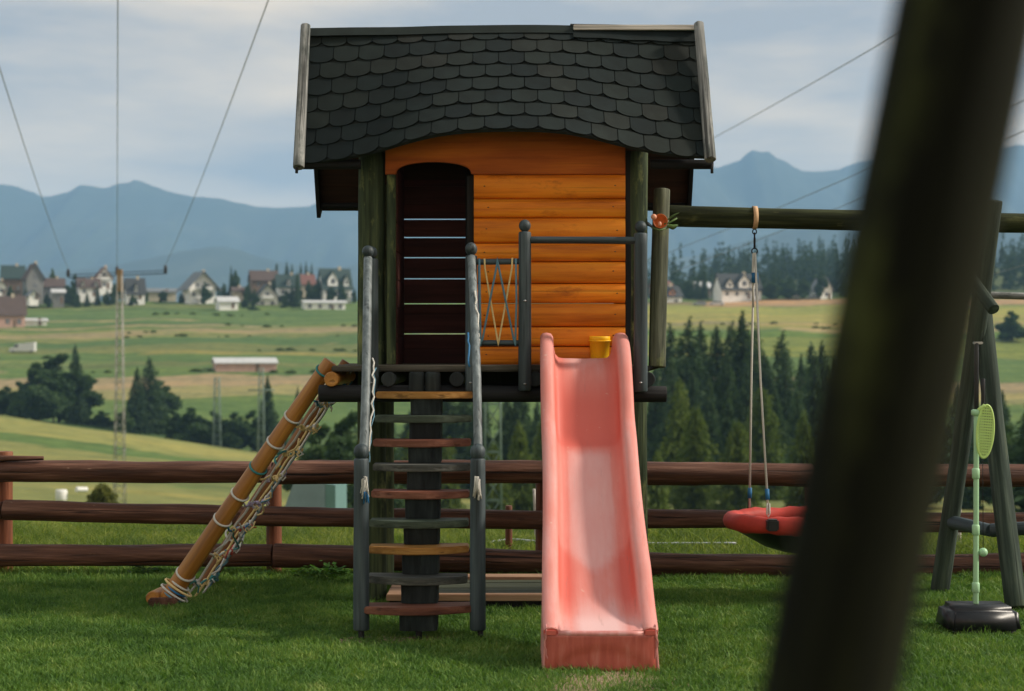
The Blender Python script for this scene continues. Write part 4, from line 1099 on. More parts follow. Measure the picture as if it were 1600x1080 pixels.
def scatter(name, pts, scl, protos, label, cat='grass'):
    hid = bpy.data.collections.new(name + '_sources')
    for k, m_ in enumerate(protos):
        o = bpy.data.objects.new(name + '_tuft', m_); hid.objects.link(o)
    me = bpy.data.meshes.new(name); me.from_pydata([tuple(p) for p in pts], [], []); me.update()
    at = me.attributes.new('scl', 'FLOAT_VECTOR', 'POINT'); at.data.foreach_set('vector', np.asarray(scl, float).ravel())
    o = put(name, me)
    ng = bpy.data.node_groups.new(name, 'GeometryNodeTree')
    ng.interface.new_socket('Geometry', in_out='INPUT', socket_type='NodeSocketGeometry'); ng.interface.new_socket('Geometry', in_out='OUTPUT', socket_type='NodeSocketGeometry')
    N = ng.nodes; L = ng.links
    gi = N.new('NodeGroupInput'); go = N.new('NodeGroupOutput'); ip = N.new('GeometryNodeInstanceOnPoints'); ci = N.new('GeometryNodeCollectionInfo')
    ci.inputs['Collection'].default_value = hid; ci.inputs['Separate Children'].default_value = True; ci.inputs['Reset Children'].default_value = True
    ip.inputs['Pick Instance'].default_value = True
    ri = N.new('FunctionNodeRandomValue'); ri.data_type = 'INT'; ri.inputs['Max'].default_value = len(protos) - 1
    rr = N.new('FunctionNodeRandomValue'); rr.data_type = 'FLOAT_VECTOR'; rr.inputs['Min'].default_value = (0, 0, 0); rr.inputs['Max'].default_value = (0, 0, 6.283)
    na = N.new('GeometryNodeInputNamedAttribute'); na.data_type = 'FLOAT_VECTOR'; na.inputs['Name'].default_value = 'scl'
    L.new(gi.outputs[0], ip.inputs['Points']); L.new(ci.outputs[0], ip.inputs['Instance']); L.new(ri.outputs['Value'], ip.inputs['Instance Index'])
    L.new(rr.outputs['Value'], ip.inputs['Rotation']); L.new(na.outputs['Attribute'], ip.inputs['Scale']); L.new(ip.outputs[0], go.inputs[0])
    mo = o.modifiers.new('scatter', 'NODES'); mo.node_group = ng
    return tag(o, label, cat, kind='stuff')
prot = [blades('tuft', 1150, .34, .018, .052, .0058, M_grass, 10 + k, lean=.85) for k in range(4)]
pts, scl = [], []
for gy in np.arange(5.6, 10.35, .25):
    hwx = gy * .345 + .5
    for gx in np.arange(-hwx, hwx, .25):
        x = gx + rng.uniform(-.05, .05); y = gy + rng.uniform(-.05, .05)
        if -.62 < x < .52 and 8.78 < y < 9.30: continue
        # bare trampled earth in front of the slide and round the stair foot
        s = .82 + .45 * mnoise.noise(Vector((x * 1.3, y * 1.3, 0))) + .35 * mnoise.noise(Vector((x * 4, y * 4, 2)))
        if ((x - .39) / .42) ** 2 + ((y - 6.86) / .27) ** 2 < 1 + .3 * mnoise.noise(Vector((x * 9, y * 9, 5))): continue
        if ((x + .44) / .42) ** 2 + ((y - 7.74) / .14) ** 2 < 1 + .5 * mnoise.noise(Vector((x * 9, y * 9, 1))): s *= .35
        if y > 9.6: s *= 1.25
        pts.append((x, y, 0)); scl.append((1, 1, max(.45, s)))
lawn = scatter('lawn_grass', pts, scl, prot, 'short green lawn grass around the playground')
sparse = [blades('sparse_tuft', 90, .22, .02, .055, .004, M_grass, 30 + k, lean=.8) for k in range(2)]
pts, scl = [], []
for k in range(46):
    x, y = .37 + rng.uniform(-.42, .42), 6.84 + rng.uniform(-.20, .16)
    if abs(x - .37) < .27 and y > 7.0 - .02: continue
    pts.append((x, y, 0)); scl.append((1, 1, rng.uniform(.6, 1.2)))
for k in range(120):
    x = rng.uniform(-3.4, 3.2); y = rng.uniform(6.4, 9.8)
    if -.62 < x < .52 and 8.7 < y < 9.4: continue
    if abs(x - .37) < .25 and 7 < y < 8.6: continue
    pts.append((x, y, 0)); scl.append((.8, .8, rng.uniform(1.0, 1.6)))
scatter('stray_grass', pts, scl, sparse, 'thin stray grass tufts on the lawn and on the bare patch before the slide')
mp_ = [blades('meadow_tuft', 700, .55, .04, .17, .007, M_mead, 40 + k, lean=1.0) for k in range(4)]
pts, scl = [], []
for gy in np.arange(10.25, 19, .36):
    hwx = gy * .36 + .8
    for gx in np.arange(-hwx, hwx, .40):
        x = gx + rng.uniform(-.12, .12); y = gy + rng.uniform(-.1, .1)
        pts.append((x, y, tz(x, y))); s = .75 + .5 * mnoise.noise(Vector((x * .8, y * .8, 3))) + (.0 if y > 10.8 else -.2); scl.append((1, 1, max(.35, s)))
scatter('meadow_grass', pts, scl, mp_, 'taller yellowish meadow grass beyond the rail fence')
# bare soil patches
soil = NT('trampled_soil'); geo = soil.n('ShaderNodeNewGeometry').outputs['Position']
sn = soil.noise(geo, 60, 6, .7); soil.l(soil.ramp(sn, [(.3, (.16, .10, .06)), (.5, (.32, .22, .14)), (.7, (.46, .34, .23))]), soil.b.inputs['Base Color']); soil.b.inputs['Roughness'].default_value = .95
soil.l(soil.bump(sn, .8, .01), soil.b.inputs['Normal'])
def patch(name, cx_, cy_, rx, ry, seed, h=.006):
    V = [(0, 0, h)]; n = 40
    for k in range(n):
        a = 2 * math.pi * k / n; w = 1 + .28 * mnoise.noise(Vector((math.cos(a) * 2, math.sin(a) * 2, seed)))
        V.append((rx * math.cos(a) * w, ry * math.sin(a) * w, .002))
    Fc = [(0, k + 1, (k + 1) % n + 1) for k in range(n)]
    o = put(name, mesh(name, V, Fc, soil.m, True), None, Matrix.Translation((cx_, cy_, 0))); return tag(o, kind='structure')
patch('bare_soil', .39, 6.86, .44, .24, 3, .014)
patch('bare_soil', -.44, 7.80, .42, .10, 5, .010)
# weeds with broad leaves along the fence foot
def weed(px, py, D, hgt, wid, nl, seed, label):
    r = random.Random(seed); V, Fc = [], []
    for k in range(nl):
        a = r.uniform(0, 6.283); rad = r.random() ** .5 * wid; x0, y0 = rad * math.cos(a), rad * .5 * math.sin(a); z0 = r.uniform(.1, 1) * hgt * (1 - .5 * rad / wid)
        L_ = r.uniform(.02, .045); b = r.uniform(0, 6.283); d = Vector((math.cos(b), math.sin(b), r.uniform(-.5, .5))) * L_; s = Vector((-math.sin(b), math.cos(b), r.uniform(-.4, .4))) * L_ * .38
        c = Vector((x0, y0, z0)); n = len(V)
        V += [c, c + d * .5 + s, c + d, c + d * .5 - s]; Fc.append((n, n + 1, n + 2, n + 3))
    me = mesh('leafy_weed', V, Fc, M_weed)
    tt_ = me.color_attributes.new('tint', 'FLOAT_COLOR', 'POINT')
    for i in range(len(V)):
        rr = (i // 4 * 7919 % 100) / 100; tt_.data[i].color = (rr, rr, rr, 1)
    o = put('leafy_weed', me, None, Matrix.Translation(P(px, py, D) * 1.0)); o.location.z = 0
    tag(o, label, 'plant')
M_weed = leafmat('broad_weed_leaves', [(.1, (.02, .06, .012)), (.5, (.05, .13, .02)), (.9, (.13, .24, .04))], .35)
weed(500, 905, 9.75, .13, .17, 260, 1, 'clump of broad green leaves at the fence foot, left of the staircase')
weed(226, 890, 9.9, .10, .10, 120, 2, 'small leafy weed at the fence foot, left of the rope ramp')
weed(404, 900, 9.8, .07, .09, 90, 3, 'low leafy weed between the rope ramp and the fence post')
weed(1500, 893, 9.75, .05, .05, 30, 4, 'tiny leafy weed on the lawn behind the tether tennis base')
# ------------------------------------------------------------------ foliage generators (vertex cloud of leaf sized faces)
def facecloud(name, C, U, Wv, tint, mat):
    """quads centred C with half axes U, Wv (n,3 arrays)"""
    n = len(C); V = np.stack([C - U - Wv * .25, C + Wv, C + U - Wv * .25, C - Wv * .9], 1)
    me = bpy.data.meshes.new(name); me.vertices.add(n * 4); me.vertices.foreach_set('co', V.ravel()); me.loops.add(n * 4); me.loops.foreach_set('vertex_index', np.arange(n * 4))
    me.polygons.add(n); me.polygons.foreach_set('loop_start', np.arange(0, n * 4, 4)); me.polygons.foreach_set('loop_total', np.full(n, 4)); me.update(calc_edges=True)
    ca = me.color_attributes.new('tint', 'FLOAT_COLOR', 'POINT'); ca.data.foreach_set('color', np.repeat(np.stack([tint, tint, tint, np.ones(n)], 1), 4, 0).ravel())
    me.materials.append(mat); return me
def spruce_arrays(h, w, seed, n=9500, ragged=.25, size=.40, base=.03, power=.85):
    r = np.random.default_rng(seed)
    nb = int(n / 13); t = 1 - r.random(nb) ** .70; t = base + (1 - base) * t       # height fraction of each branch
    a = r.uniform(0, 2 * np.pi, nb)
    side = 1 + ragged * np.sin(a * 2 + seed) * .5
    L = w / 2 * (1 - t) ** power * r.uniform(.62, 1.08, nb) * side + .05
    lay = np.sin(t * h * 2.1 + a * .3 + seed); L *= 1 + .14 * lay
    k = r.random((nb, 13)) ** .62
    droop = .24
    x = np.cos(a)[:, None] * L[:, None] * k; y = np.sin(a)[:, None] * L[:, None] * k
    z = (t * h)[:, None] - droop * L[:, None] * k + .10 * L[:, None] * k ** 3
    z = z - r.random((nb, 13)) * .045 * h * (.35 + t[:, None])
    C = np.stack([x, y, z], -1).reshape(-1, 3) + r.normal(0, .07 * size / .3, (nb * 13, 3)); m = len(C)
    out_ = np.stack([np.cos(a)[:, None] + 0 * k, np.sin(a)[:, None] + 0 * k, -.35 + 0 * k], -1).reshape(-1, 3)
    out_ += r.normal(0, .45, out_.shape); out_ /= np.linalg.norm(out_, axis=1)[:, None]
    s = r.normal(0, 1, (m, 3)); s[:, 2] *= .5; s -= out_ * (s * out_).sum(1)[:, None]; s /= np.linalg.norm(s, axis=1)[:, None]
    sz = size * r.uniform(.6, 1.3, m) * (.38 + .62 * (1 - C[:, 2] / h) ** .7)
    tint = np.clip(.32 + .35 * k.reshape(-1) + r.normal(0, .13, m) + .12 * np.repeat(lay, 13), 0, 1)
    return C, s * sz[:, None] * .42, out_ * sz[:, None], tint
def lobes_arrays(h, w, seed, n=6000, nl=9, size=.28, z0=.12, pointy=0., dens=2.2, wild=0.):
    r = np.random.default_rng(seed); C_, T_ = [], []
    cs = []
    for k in range(nl):
        f = (k + .5) / nl; zc = h * (z0 + (1 - z0) * (f * .86 + .04)); ww = w / 2 * (math.sin(math.pi * min(.98, .22 + f * .72)) ** .8) * (1 - pointy * f)
        a = r.uniform(0, 6.283); off = ww * r.uniform(.15, .55 + wild * .5); rad = max(ww * r.uniform(.5 - wild * .4, .8 - wild * .25), .10 * h * .6)
        cs.append((off * math.cos(a), off * math.sin(a), min(zc, h - rad * .7), rad, r.uniform(-.13, .13)))
    tot = sum(c[3] ** 2 for c in cs)
    for (x, y, z, rad, tt_) in cs:
        m = int(n * rad ** 2 / tot); d = r.normal(0, 1, (m, 3)); d /= np.linalg.norm(d, axis=1)[:, None]
        rr = rad * (1 - .55 * r.random(m) ** dens) * (1 + .16 * np.sin(d[:, 0] * 5 + x) * np.sin(d[:, 2] * 6 + y))
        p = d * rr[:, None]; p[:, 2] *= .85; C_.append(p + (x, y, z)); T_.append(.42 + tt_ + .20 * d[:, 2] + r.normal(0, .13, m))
    C = np.concatenate(C_); T = np.clip(np.concatenate(T_), 0, 1); C[:, 2] = np.clip(C[:, 2], .02 * h, None)
    u = r.normal(0, 1, C.shape); u /= np.linalg.norm(u, axis=1)[:, None]; v = r.normal(0, 1, C.shape); v -= u * (v * u).sum(1)[:, None]; v /= np.linalg.norm(v, axis=1)[:, None]
    s = size * r.uniform(.6, 1.3, len(C)); return C, u * s[:, None] * .5, v * s[:, None] * .7, T
M_spr = leafmat('spruce_needles', [(.1, (.008, .022, .012)), (.4, (.028, .060, .030)), (.7, (.070, .120, .048)), (1, (.14, .19, .07))], .25, .8)
M_ltg = leafmat('light_green_leaves', [(.1, (.025, .048, .010)), (.45, (.075, .118, .022)), (.75, (.14, .185, .036)), (1, (.22, .24, .06))], .28, .8)
M_mid = leafmat('dark_green_leaves', [(.1, (.010, .026, .012)), (.45, (.040, .080, .030)), (.75, (.095, .15, .050)), (1, (.17, .22, .07))], .3, .8)
M_olv = leafmat('olive_bush_leaves', [(.1, (.04, .05, .012)), (.45, (.10, .11, .025)), (.75, (.17, .17, .04)), (1, (.25, .22, .07))], .3, .8)
M_trunk = wood('bark', (.02, .014, .010), (.05, .038, .028), (.10, .08, .06), rough=.9)
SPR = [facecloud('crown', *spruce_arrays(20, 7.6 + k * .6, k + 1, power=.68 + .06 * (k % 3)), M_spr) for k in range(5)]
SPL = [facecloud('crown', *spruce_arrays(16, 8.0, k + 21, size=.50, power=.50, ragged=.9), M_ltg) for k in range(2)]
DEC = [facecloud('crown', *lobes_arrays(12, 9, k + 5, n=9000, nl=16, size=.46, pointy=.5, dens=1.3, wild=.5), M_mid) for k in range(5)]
DEL = [facecloud('crown', *lobes_arrays(10, 7, k + 15, size=.34, pointy=.4), M_ltg) for k in range(2)]
def trunk_me(h, r):
    return log_me('trunk', h, r, r * .25, M_trunk, seg=8, rings=6)
T20, T12 = trunk_me(19, .22), trunk_me(9, .2)
def tree(name, crown, trunk, pos, hs, ws, label, cat='tree', group=None, rot=None):
    t = thing(name, label, cat, tuple(pos), group)
    M = Matrix.Translation(pos) @ Matrix.Rotation(rot if rot is not None else random.uniform(0, 6.28), 4, 'Z') @ Matrix.Diagonal((ws, ws, hs, 1))
    put('crown', crown, t, M)
    if trunk: put('trunk', trunk, t, M)
    return t
def spruce_at(px, ytop, D, label, group, kind=0, wscale=1.0):
    x = (px - 800) * D / F; z = tz(x, D) - .3
    ztop = H + (540 - ytop) * D / F; h = ztop - z
    if kind == 0: tree('spruce_tree', SPR[random.randrange(5)], T20, Vector((x, D, z)), h / 20, max(.55, (h / 20)) * wscale * random.uniform(.8, 1.05), label, 'tree', group)
    else: tree('larch_tree', SPL[random.randrange(2)], T20 if h > 15 else T12, Vector((x, D, z)), h / 16, h / 16 * wscale, label, 'tree', group)
# wood right of the playhouse: skyline row, then darker inner rows, lighter edge trees in front
sky_tops = [(1048, 500), (1076, 490), (1094, 497), (1120, 505), (1143, 498), (1160, 482), (1182, 505), (1222, 512), (1200, 560), (1252, 550), (1268, 530), (1285, 528)]
names = ['spruce nearest the upright side log, left end of the wood skyline', 'tall spruce, first high tip right of the upright side log', 'spruce tucked behind the first high tip of the wood skyline', 'slim spruce midway between the upright side log and the swing ropes, hidden lower down',
         'spruce whose tip stands just left of the broad crown behind the swing ropes', 'broad tall spruce on the skyline directly left of the swing ropes', 'spruce seen between and just right of the two swing ropes',
         'lone dark pointed spruce standing clear right of the swing ropes', 'lower spruce in the dip between the swing ropes and the lone pointed spruce', 'small spruce close right of the lone pointed spruce', 'spruce left of the near dark post, second from its edge', 'spruce at the edge of the near dark post, right end of the visible wood']
for (px, yt), nm in zip(sky_tops, names):
    spruce_at(px, yt, random.uniform(180, 205), nm, 'spruces on the skyline of the valley wood', 0, 1.15)
for D, lo, hi, y0, y1, n, wsc in ((172, 1015, 1320, 540, 590, 11, 1.1), (160, 560, 1010, 560, 640, 15, 1.1), (150, 1020, 1330, 600, 650, 9, 1.1), (165, 1420, 1640, 590, 640, 8, 1.1)):
    for k in range(n):
        px = lo + (hi - lo) * (k + .5) / n + random.uniform(-7, 7)
        side = 'left of the slide, seen below the deck' if px < 850 else ('hidden behind the slide' if px < 1010 else ('left of the swing ropes' if px < 1168 else ('right of the swing ropes' if px < 1400 else 'behind the crossed swing legs')))
        rown = {172: 'back', 160: 'middle', 150: 'front', 165: 'back'}[D]
        spruce_at(px, random.uniform(y0, y1), D + random.uniform(-7, 7), 'dark spruce, %s of the valley wood, %s' % (rown, side), 'spruces %s, %s' % (rown, side), 0, wsc)
lt = [(1086, 632, 118, 'light green larch in front of the dark wood, left of the swing ropes'), (1152, 655, 116, 'smaller light green larch beside the left swing rope, in front of the dark wood'), (1028, 700, 100, 'bright green young tree right behind the slide, at the upright post'),
      (812, 655, 112, 'yellowish larch seen between the stairs and the slide'), (772, 690, 108, 'pale green tree behind the lattice pylon beside the stairs'), (700, 680, 118, 'green larch seen through the treads of the staircase'), (640, 668, 120, 'olive larch seen just left of the central stringer'),
      (1255, 640, 112, 'brownish larch at the edge of the near dark post, in front of the wood'), (1062, 590, 135, 'grey green tree at the left edge of the wood behind the upright side log'), (1190, 600, 140, 'tall light green larch behind the swing ropes, inside the wood'), (852, 640, 130, 'green larch half hidden behind the top of the slide')]
for px, yt, D, nm in lt: spruce_at(px, yt, D, nm, None, 1, .85)
for px, yt, D, nm in ((548, 632, 96, 'broad dark tree with hanging branches left of the tall weathered post under the deck'), (500, 655, 100, 'dark leafy tree behind the top of the rope ramp'), (590, 660, 98, 'dark leafy tree hidden behind the staircase'), (1560, 640, 110, 'dark leafy tree behind the tether tennis racket'), (1478, 655, 110, 'dark leafy tree between the near post and the swing leg'), (1395, 660, 110, 'dark leafy tree behind the near post'), (935, 660, 110, 'dark leafy tree hidden behind the slide')):
    x = (px - 800) * D / F; z = tz(x, D) - .5; h = H + (540 - yt) * D / F - z
    tree('broadleaf_tree', DEC[random.randrange(5)], T12, Vector((x, D, z)), h / 12, max(h / 12, .6) * .9, nm)
x = (1602 - 800) * 75 / F; spz = tz(x, 75) - .3
tree('spruce_tree', SPR[1], T20, Vector((x + .8, 75, spz)), (H + (540 - 572) * 75 / F - spz) / 20 + .0, .62, 'near dark spruce with drooping boughs at the right edge, behind the swing leg')
# left hand clumps by the stream
def dec_at(px, ytop, ybase, wpx, nm, crown=None, D=None, group=None, name='broadleaf_tree'):
    g = G(px, ybase, 230) if D is None else Vector(((px - 800) * D / F, D, tz((px - 800) * D / F, D)))
    D = g.y; h = H + (540 - ytop) * D / F - g.z + .3; w = wpx * D / F
    c = crown or DEC[random.randrange(5)]
    bh = 20 if c in SPR else (16 if c in SPL else (12 if c in DEC else 10)); bw = 7.6 if c in SPR else (8 if c in SPL else (9 if c in DEC else 7))
    tree(name, c, T12 if bh < 16 else T20, Vector((g.x, D, g.z - .3)), h / bh, w / bw, nm, 'tree', group)
DL = 285
for px, yt, w, nm, c in ((92, 545, 88, 'largest dark leafy tree in the clump at the left', None), (60, 560, 60, 'dark tree on the left shoulder of the large clump', None), (118, 535, 40, 'slender pointed tree rising right of the large clump at the left', SPR[0]), (128, 590, 62, 'round dark tree at the right foot of the large clump', None), (32, 592, 46, 'low dark tree at the left end of the large clump', None), (84, 575, 50, 'dark tree in the heart of the large clump', None),
                         (233, 556, 52, 'tall dark tree left of the pink barn, right of the lattice mast', SPR[3]), (214, 572, 36, 'slimmer dark tree just right of the lattice mast', SPR[4]), (250, 590, 62, 'bushy dark tree right of the tall one by the lattice mast', None), (222, 610, 60, 'low dark tree at the foot of the tall one by the lattice mast', None),
                         (300, 632, 50, 'low round tree in the hedge right of the tall dark tree', None), (335, 638, 44, 'low tree in the hedge beside the small green pylon', None), (368, 640, 44, 'low dark tree in the hedge left of the second green pylon', None), (395, 636, 40, 'low dark tree at the right end of the hedge', None), (425, 640, 50, 'dark tree beside the rope ramp, right of the hedge', None),
                         (418, 585, 42, 'pointed spruce rising from the hedge, left of the rope ramp', SPR[2]), (465, 600, 24, 'small pointed spruce behind the top of the rope ramp', SPR[1]), (270, 636, 40, 'low bush like tree between the tall dark tree and the hedge', None), (160, 640, 36, 'low bush trailing right from the large clump', None), (10, 600, 40, 'low tree at the left edge of the view by the large clump', None)):
    D = DL + random.uniform(-8, 10)
    if px > 260: D = 255 + random.uniform(-6, 6)
    dec_at(px, yt, None, w * (1.5 if c is None else 1.25), nm, c, D)
def bush(px, yt, w, D, mat, nm, seed, n=2600, size=.12):
    x = (px - 800) * D / F; z = tz(x, D) - .05; h = H + (540 - yt) * D / F - z
    me = facecloud('bush', *lobes_arrays(h, w * D / F, seed, n, 7, size, z0=.05), mat)
    o = put('bush', me, None, Matrix.Translation((x, D, z))); tag(o, nm, 'bush')
bush(157, 752, 66, 58, M_olv, 'olive yellow bush beyond the fence, left of the lattice mast foot', 8)
bush(192, 640, 30, 250, M_mid, 'small bush beside the lattice mast at the field edge', 9, 900, .4)
# round tree on the far field at the right, bushes and small trees of the village
dec_at(1582, 483, 533, 62, 'round lone tree on the field at the right edge, beyond the swing leg', DEC[0])
# ------------------------------------------------------------------ lattice masts and wires
M_lat = plain('pale_lattice_steel', (.34, .33, .30), .6, .2, 3, metal=.2)
M_rust = plain('rusty_lattice_steel', (.30, .20, .12), .7, .3, 3)
M_latg = plain('green_lattice_steel', (.14, .20, .17), .6, .2, 3)
M_wire = plain('grey_wire', (.16, .17, .18), .6)
M_ins = plain('dark_insulator', (.012, .013, .016), .3)
def mast(px, ytop, D, wtop, wbase, label, mat, arm=None, ybase=None, arms=(), rw=.035, seg=14, name='lattice_mast'):
    x = (px - 800) * D / F; z0 = tz(x, D) - .1; z1 = H + (540 - ytop) * D / F
    t = thing(name, label, 'pylon', (x, D, z0))
    wb, wt = wbase * D / F / 2, wtop * D / F / 2
    def c(k, f): sx_, sy_ = ((-1, -1), (1, -1), (1, 1), (-1, 1))[k]; w = wb + (wt - wb) * f; return Vector((x + sx_ * w, D + sy_ * w, z0 + (z1 - z0) * f))
    for k in range(4): tubes('leg', [[c(k, 0), c(k, 1)]], rw, mat, t, 5)
    for i in range(seg):
        f0_, f1_ = i / seg, (i + 1) / seg; L = []
        for k in range(4):
            k2 = (k + 1) % 4
            L.append([c(k, f0_), c(k2, f1_)] if (i + k) % 2 else [c(k2, f0_), c(k, f1_)])
            if i % 2 == 0: L.append([c(k, f1_), c(k2, f1_)])
        tubes('bracing', L, rw * .6, mat, t, 4)
    return t, Vector((x, D, z1))
mt_, top = mast(187, 430, 72, 7, 17, 'tall slim lattice power mast with one cross arm, left of the rope ramp', M_lat, rw=.019, seg=26)
A0, A1 = P(107, 434, 72), P(260, 427, 72)
tubes('cross_arm', [[A0, A1], [A0 + Vector((0, 0, .12)), A1 + Vector((0, 0, .12))], [A0 + Vector((0, .2, 0)), A1 + Vector((0, .2, 0))]], .016, M_metal, mt_, 5)
box('mast_head', top.x - .11, top.x + .11, 71.9, 72.1, top.z - .7, top.z + .25, M_rust, mt_)
ends = []
for px, py in ((106.5, 424), (183, 420), (258.5, 418)):
    a = P(px, py + 9, 72); b = P(px, py - 4, 72)
    put('insulator', lathe_me('insulator', [(.03, 0), (.09, .03), (.05, .07), (.10, .12), (.05, .17), (.10, .22), (.05, .26), (.07, .31), (.02, b.z - a.z)], M_ins, 10), mt_, Matrix.Translation(a)); ends.append(b)
def wire(a, b, sag, label, r=.010, r2=None):
    pts = [Vector(a).lerp(Vector(b), k / 24) + Vector((0, 0, -sag * 4 * (k / 24) * (1 - k / 24))) for k in range(25)]
    o = tubes('power_line', [pts], r, M_wire, None, 5); tag(o, label, 'wire'); return o
wire(ends[0], ends[0] + (P(-100, -260, 18) - ends[0]) * 1.3, .45, 'left power line running from the cross arm insulator out over the left edge', .009)
wire(ends[1], ends[1] + (P(185, -420, 17) - ends[1]) * 1.3, .35, 'middle power line rising straight up from the mast head', .009)
wire(ends[2], ends[2] + (P(512, -300, 18) - ends[2]) * 1.3, .42, 'right power line rising from the cross arm towards the top, left of the playhouse roof', .009)
m2, t2 = mast(770, 480, 60, 20, 27, 'green grey lattice pylon partly seen between the staircase and the slide', M_latg, rw=.035, seg=9, name='lattice_pylon')
tubes('cross_arm', [[t2 + Vector((-1.4, 0, -.2)), t2 + Vector((1.4, 0, -.2))]], .05, M_latg, m2, 5)
def pole_thru(px, ytop, D, wb, wt, label): 
    m_, t_ = mast(px, ytop, D, wt, wb, label, M_latg, rw=.055, seg=9, name='lattice_pylon')
    return m_, t_
m3, t3 = pole_thru(339, 590, 236, 12, 7, 'small pale green pylon in front of the hedge, left of the second one')
m4, t4 = pole_thru(408, 575, 225, 10, 6, 'pale green pylon with short cross arm beside the pointed spruce, left of the rope ramp')
tubes('cross_arm', [[t4 + Vector((-1.8, 0, -3.0)), t4 + Vector((1.8, 0, -3.0))]], .10, M_latg, m4, 5)
# four lines coming towards the viewer on the right, over the swing
wl = [((1010, 268, 60), (1440, 12, 24), 'highest power line at the right, crossing the sky between the roof and the near post'),
      ((1010, 408, 60), (1700, 92, 24), 'second power line from the top at the right, passing above the swing beam'),
      ((1010, 440, 60), (1700, 143, 24), 'third power line from the top at the right, passing behind the swing beam'),
      ((1400, 470, 60), (1720, 372, 30), 'lowest power line at the right, seen between the swing leg and the right edge')]
for a, b, nm in wl: wire(P(*a), P(*a) + (P(*b) - P(*a)) * 1.5, .2 if a[0] < 1300 else .08, nm, .0085)
# pale hose lying on the meadow just beyond the fence
hs = [P(px, py, D) for px, py, D in ((760, 862, 11.3), (800, 861, 11.4), (850, 866, 11.2), (930, 860, 11.4), (1010, 861, 11.3), (1060, 862, 11.25), (1150, 866, 11.1))]
hs = [Vector((p.x, p.y, .045 + .004 * k % 2)) for k, p in enumerate(hs)]
hs = [Vector((p.x, p.y, .050 + .012 * math.sin(p.x * 5))) for p, py in zip(hs, (862, 861, 866, 860, 861, 862, 866))]
tubes('garden_hose', [[Vector(x) for x in catm([tuple(p) for p in hs], 5)]], .008, plain('pale_hose', (.50, .52, .54), .5), None, 7)
tag(bpy.data.objects['garden_hose'], 'pale garden hose lying in the grass just behind the rail fence', 'hose')
# thin stake behind the fence
stk = log('stake', P(795, 862, 11.0), P(795, 790, 11.0), .024, .022, M_fpost, rings=6); tag(stk, 'thin wooden stake behind the fence, between the staircase and the slide', 'stake')
stk2 = log('stake', P(838, 850, 11.6), P(834.5, 764, 11.6), .012, .010, M_ridgew, rings=5); tag(stk2, 'pale thin stick behind the fence, beside the left edge of the slide', 'stake')
stk3 = log('stake', P(1499, 850, 11.3), P(1500, 775, 11.3), .012, .011, M_ridgew, rings=5); tag(stk3, 'pale thin stick behind the fence, between the crossed swing legs', 'stake')
# bluish tarpaulin shelter beyond the fence
M_tarp = plain('bluegrey_tarpaulin', (.19, .25, .29), .6, .15, 3)
M_tarp2 = plain('teal_tarpaulin', (.12, .22, .22), .6, .15, 3)
D = 26
def tp(px, py, d=0): return P(px, py, D + d)
sh = thing('tarpaulin_shelter', 'blue grey tarpaulin shelter beyond the fence, left of the staircase', 'shelter', (tp(480, 800).x, D, tz(tp(480, 800).x, D)))
def poly_part(name, fr, dep, mat, parent):
    o = fr[0]; n = len(fr); V = [p - o for p in fr] + [p - o + Vector((0, dep, 0)) for p in fr]
    Fc = [tuple(range(n)), tuple(reversed(range(n, 2 * n)))] + [(i, i + n, (i + 1) % n + n, (i + 1) % n) for i in range(n)]
    me = mesh(name, V, Fc, mat); bm = bmesh.new(); bm.from_mesh(me); bmesh.ops.recalc_face_normals(bm, faces=bm.faces[:]); bm.to_mesh(me); bm.free()
    return put(name, me, parent, Matrix.Translation(o))
poly_part('tarpaulin', [tp(438, 830), tp(442, 800), tp(455, 764), tp(462, 748), tp(508, 750), tp(508, 830)], 2.0, M_tarp, sh)
poly_part('side_sheet', [tp(508.5, 830), tp(508.5, 756), tp(524, 758), tp(524, 830)], 1.8, M_tarp2, sh)
M_white = plain('white_paint', (.72, .71, .68), .6, .08, 2)
def bale(px, py, D, w, h, label, name='wrapped_bale'):
    x = (px - 800) * D / F; z = tz(x, D)
    pr = [(.001, 0), (w * .46, 0), (w * .5, h * .08), (w * .5, h * .9), (w * .44, h), (.001, h)]
    o = put(name, lathe_me(name, pr, M_white, 20), None, Matrix.Translation((x, D, H + (540 - py) * D / F))); tag(o, label, 'bale'); return o
bale(96, 782, 66, .46, .42, 'white round wrapped bale on the field, left of the olive bush')
tag(log('wrapped_bale', P(119, 765, 66), P(136, 765, 66.3), .11, .10, M_white, rings=5), 'flat white bundle on the field, touching the olive bush', 'bale')
# ------------------------------------------------------------------ village
def hm(name, col, **k): return plain(name, col, .8, .14, .8, **k)
WALLS = {'white': hm('white_render', (.86, .85, .82)), 'pink': hm('pinkish_render', (.52, .33, .27)), 'cream': hm('cream_render', (.55, .47, .36)), 'grey': hm('grey_boards', (.20, .20, .19)), 'brown': hm('brown_boards', (.20, .13, .09)), 'brick': hm('orange_boards', (.46, .20, .10))}
ROOFS = {'dgreen': hm('dark_green_roof', (.03, .055, .05)), 'dark': hm('charcoal_roof', (.045, .048, .05)), 'brown': hm('brown_roof', (.09, .06, .05)), 'red': hm('red_roof', (.17, .075, .06)), 'grey': hm('grey_roof', (.17, .18, .19)), 'light': hm('light_metal_roof', (.50, .50, .50))}
M_glass = plain('dark_window', (.09, .10, .12), .15, .1, 1, spec=.6)
def slab(p0, p1, p2, p3, th):      # quad thickened downwards
    V = [Vector(p) for p in (p0, p1, p2, p3)]; V += [v - Vector((0, 0, th)) for v in V]
    return V, [(0, 1, 2, 3), (7, 6, 5, 4), (0, 4, 5, 1), (1, 5, 6, 2), (2, 6, 7, 3), (3, 7, 4, 0)]
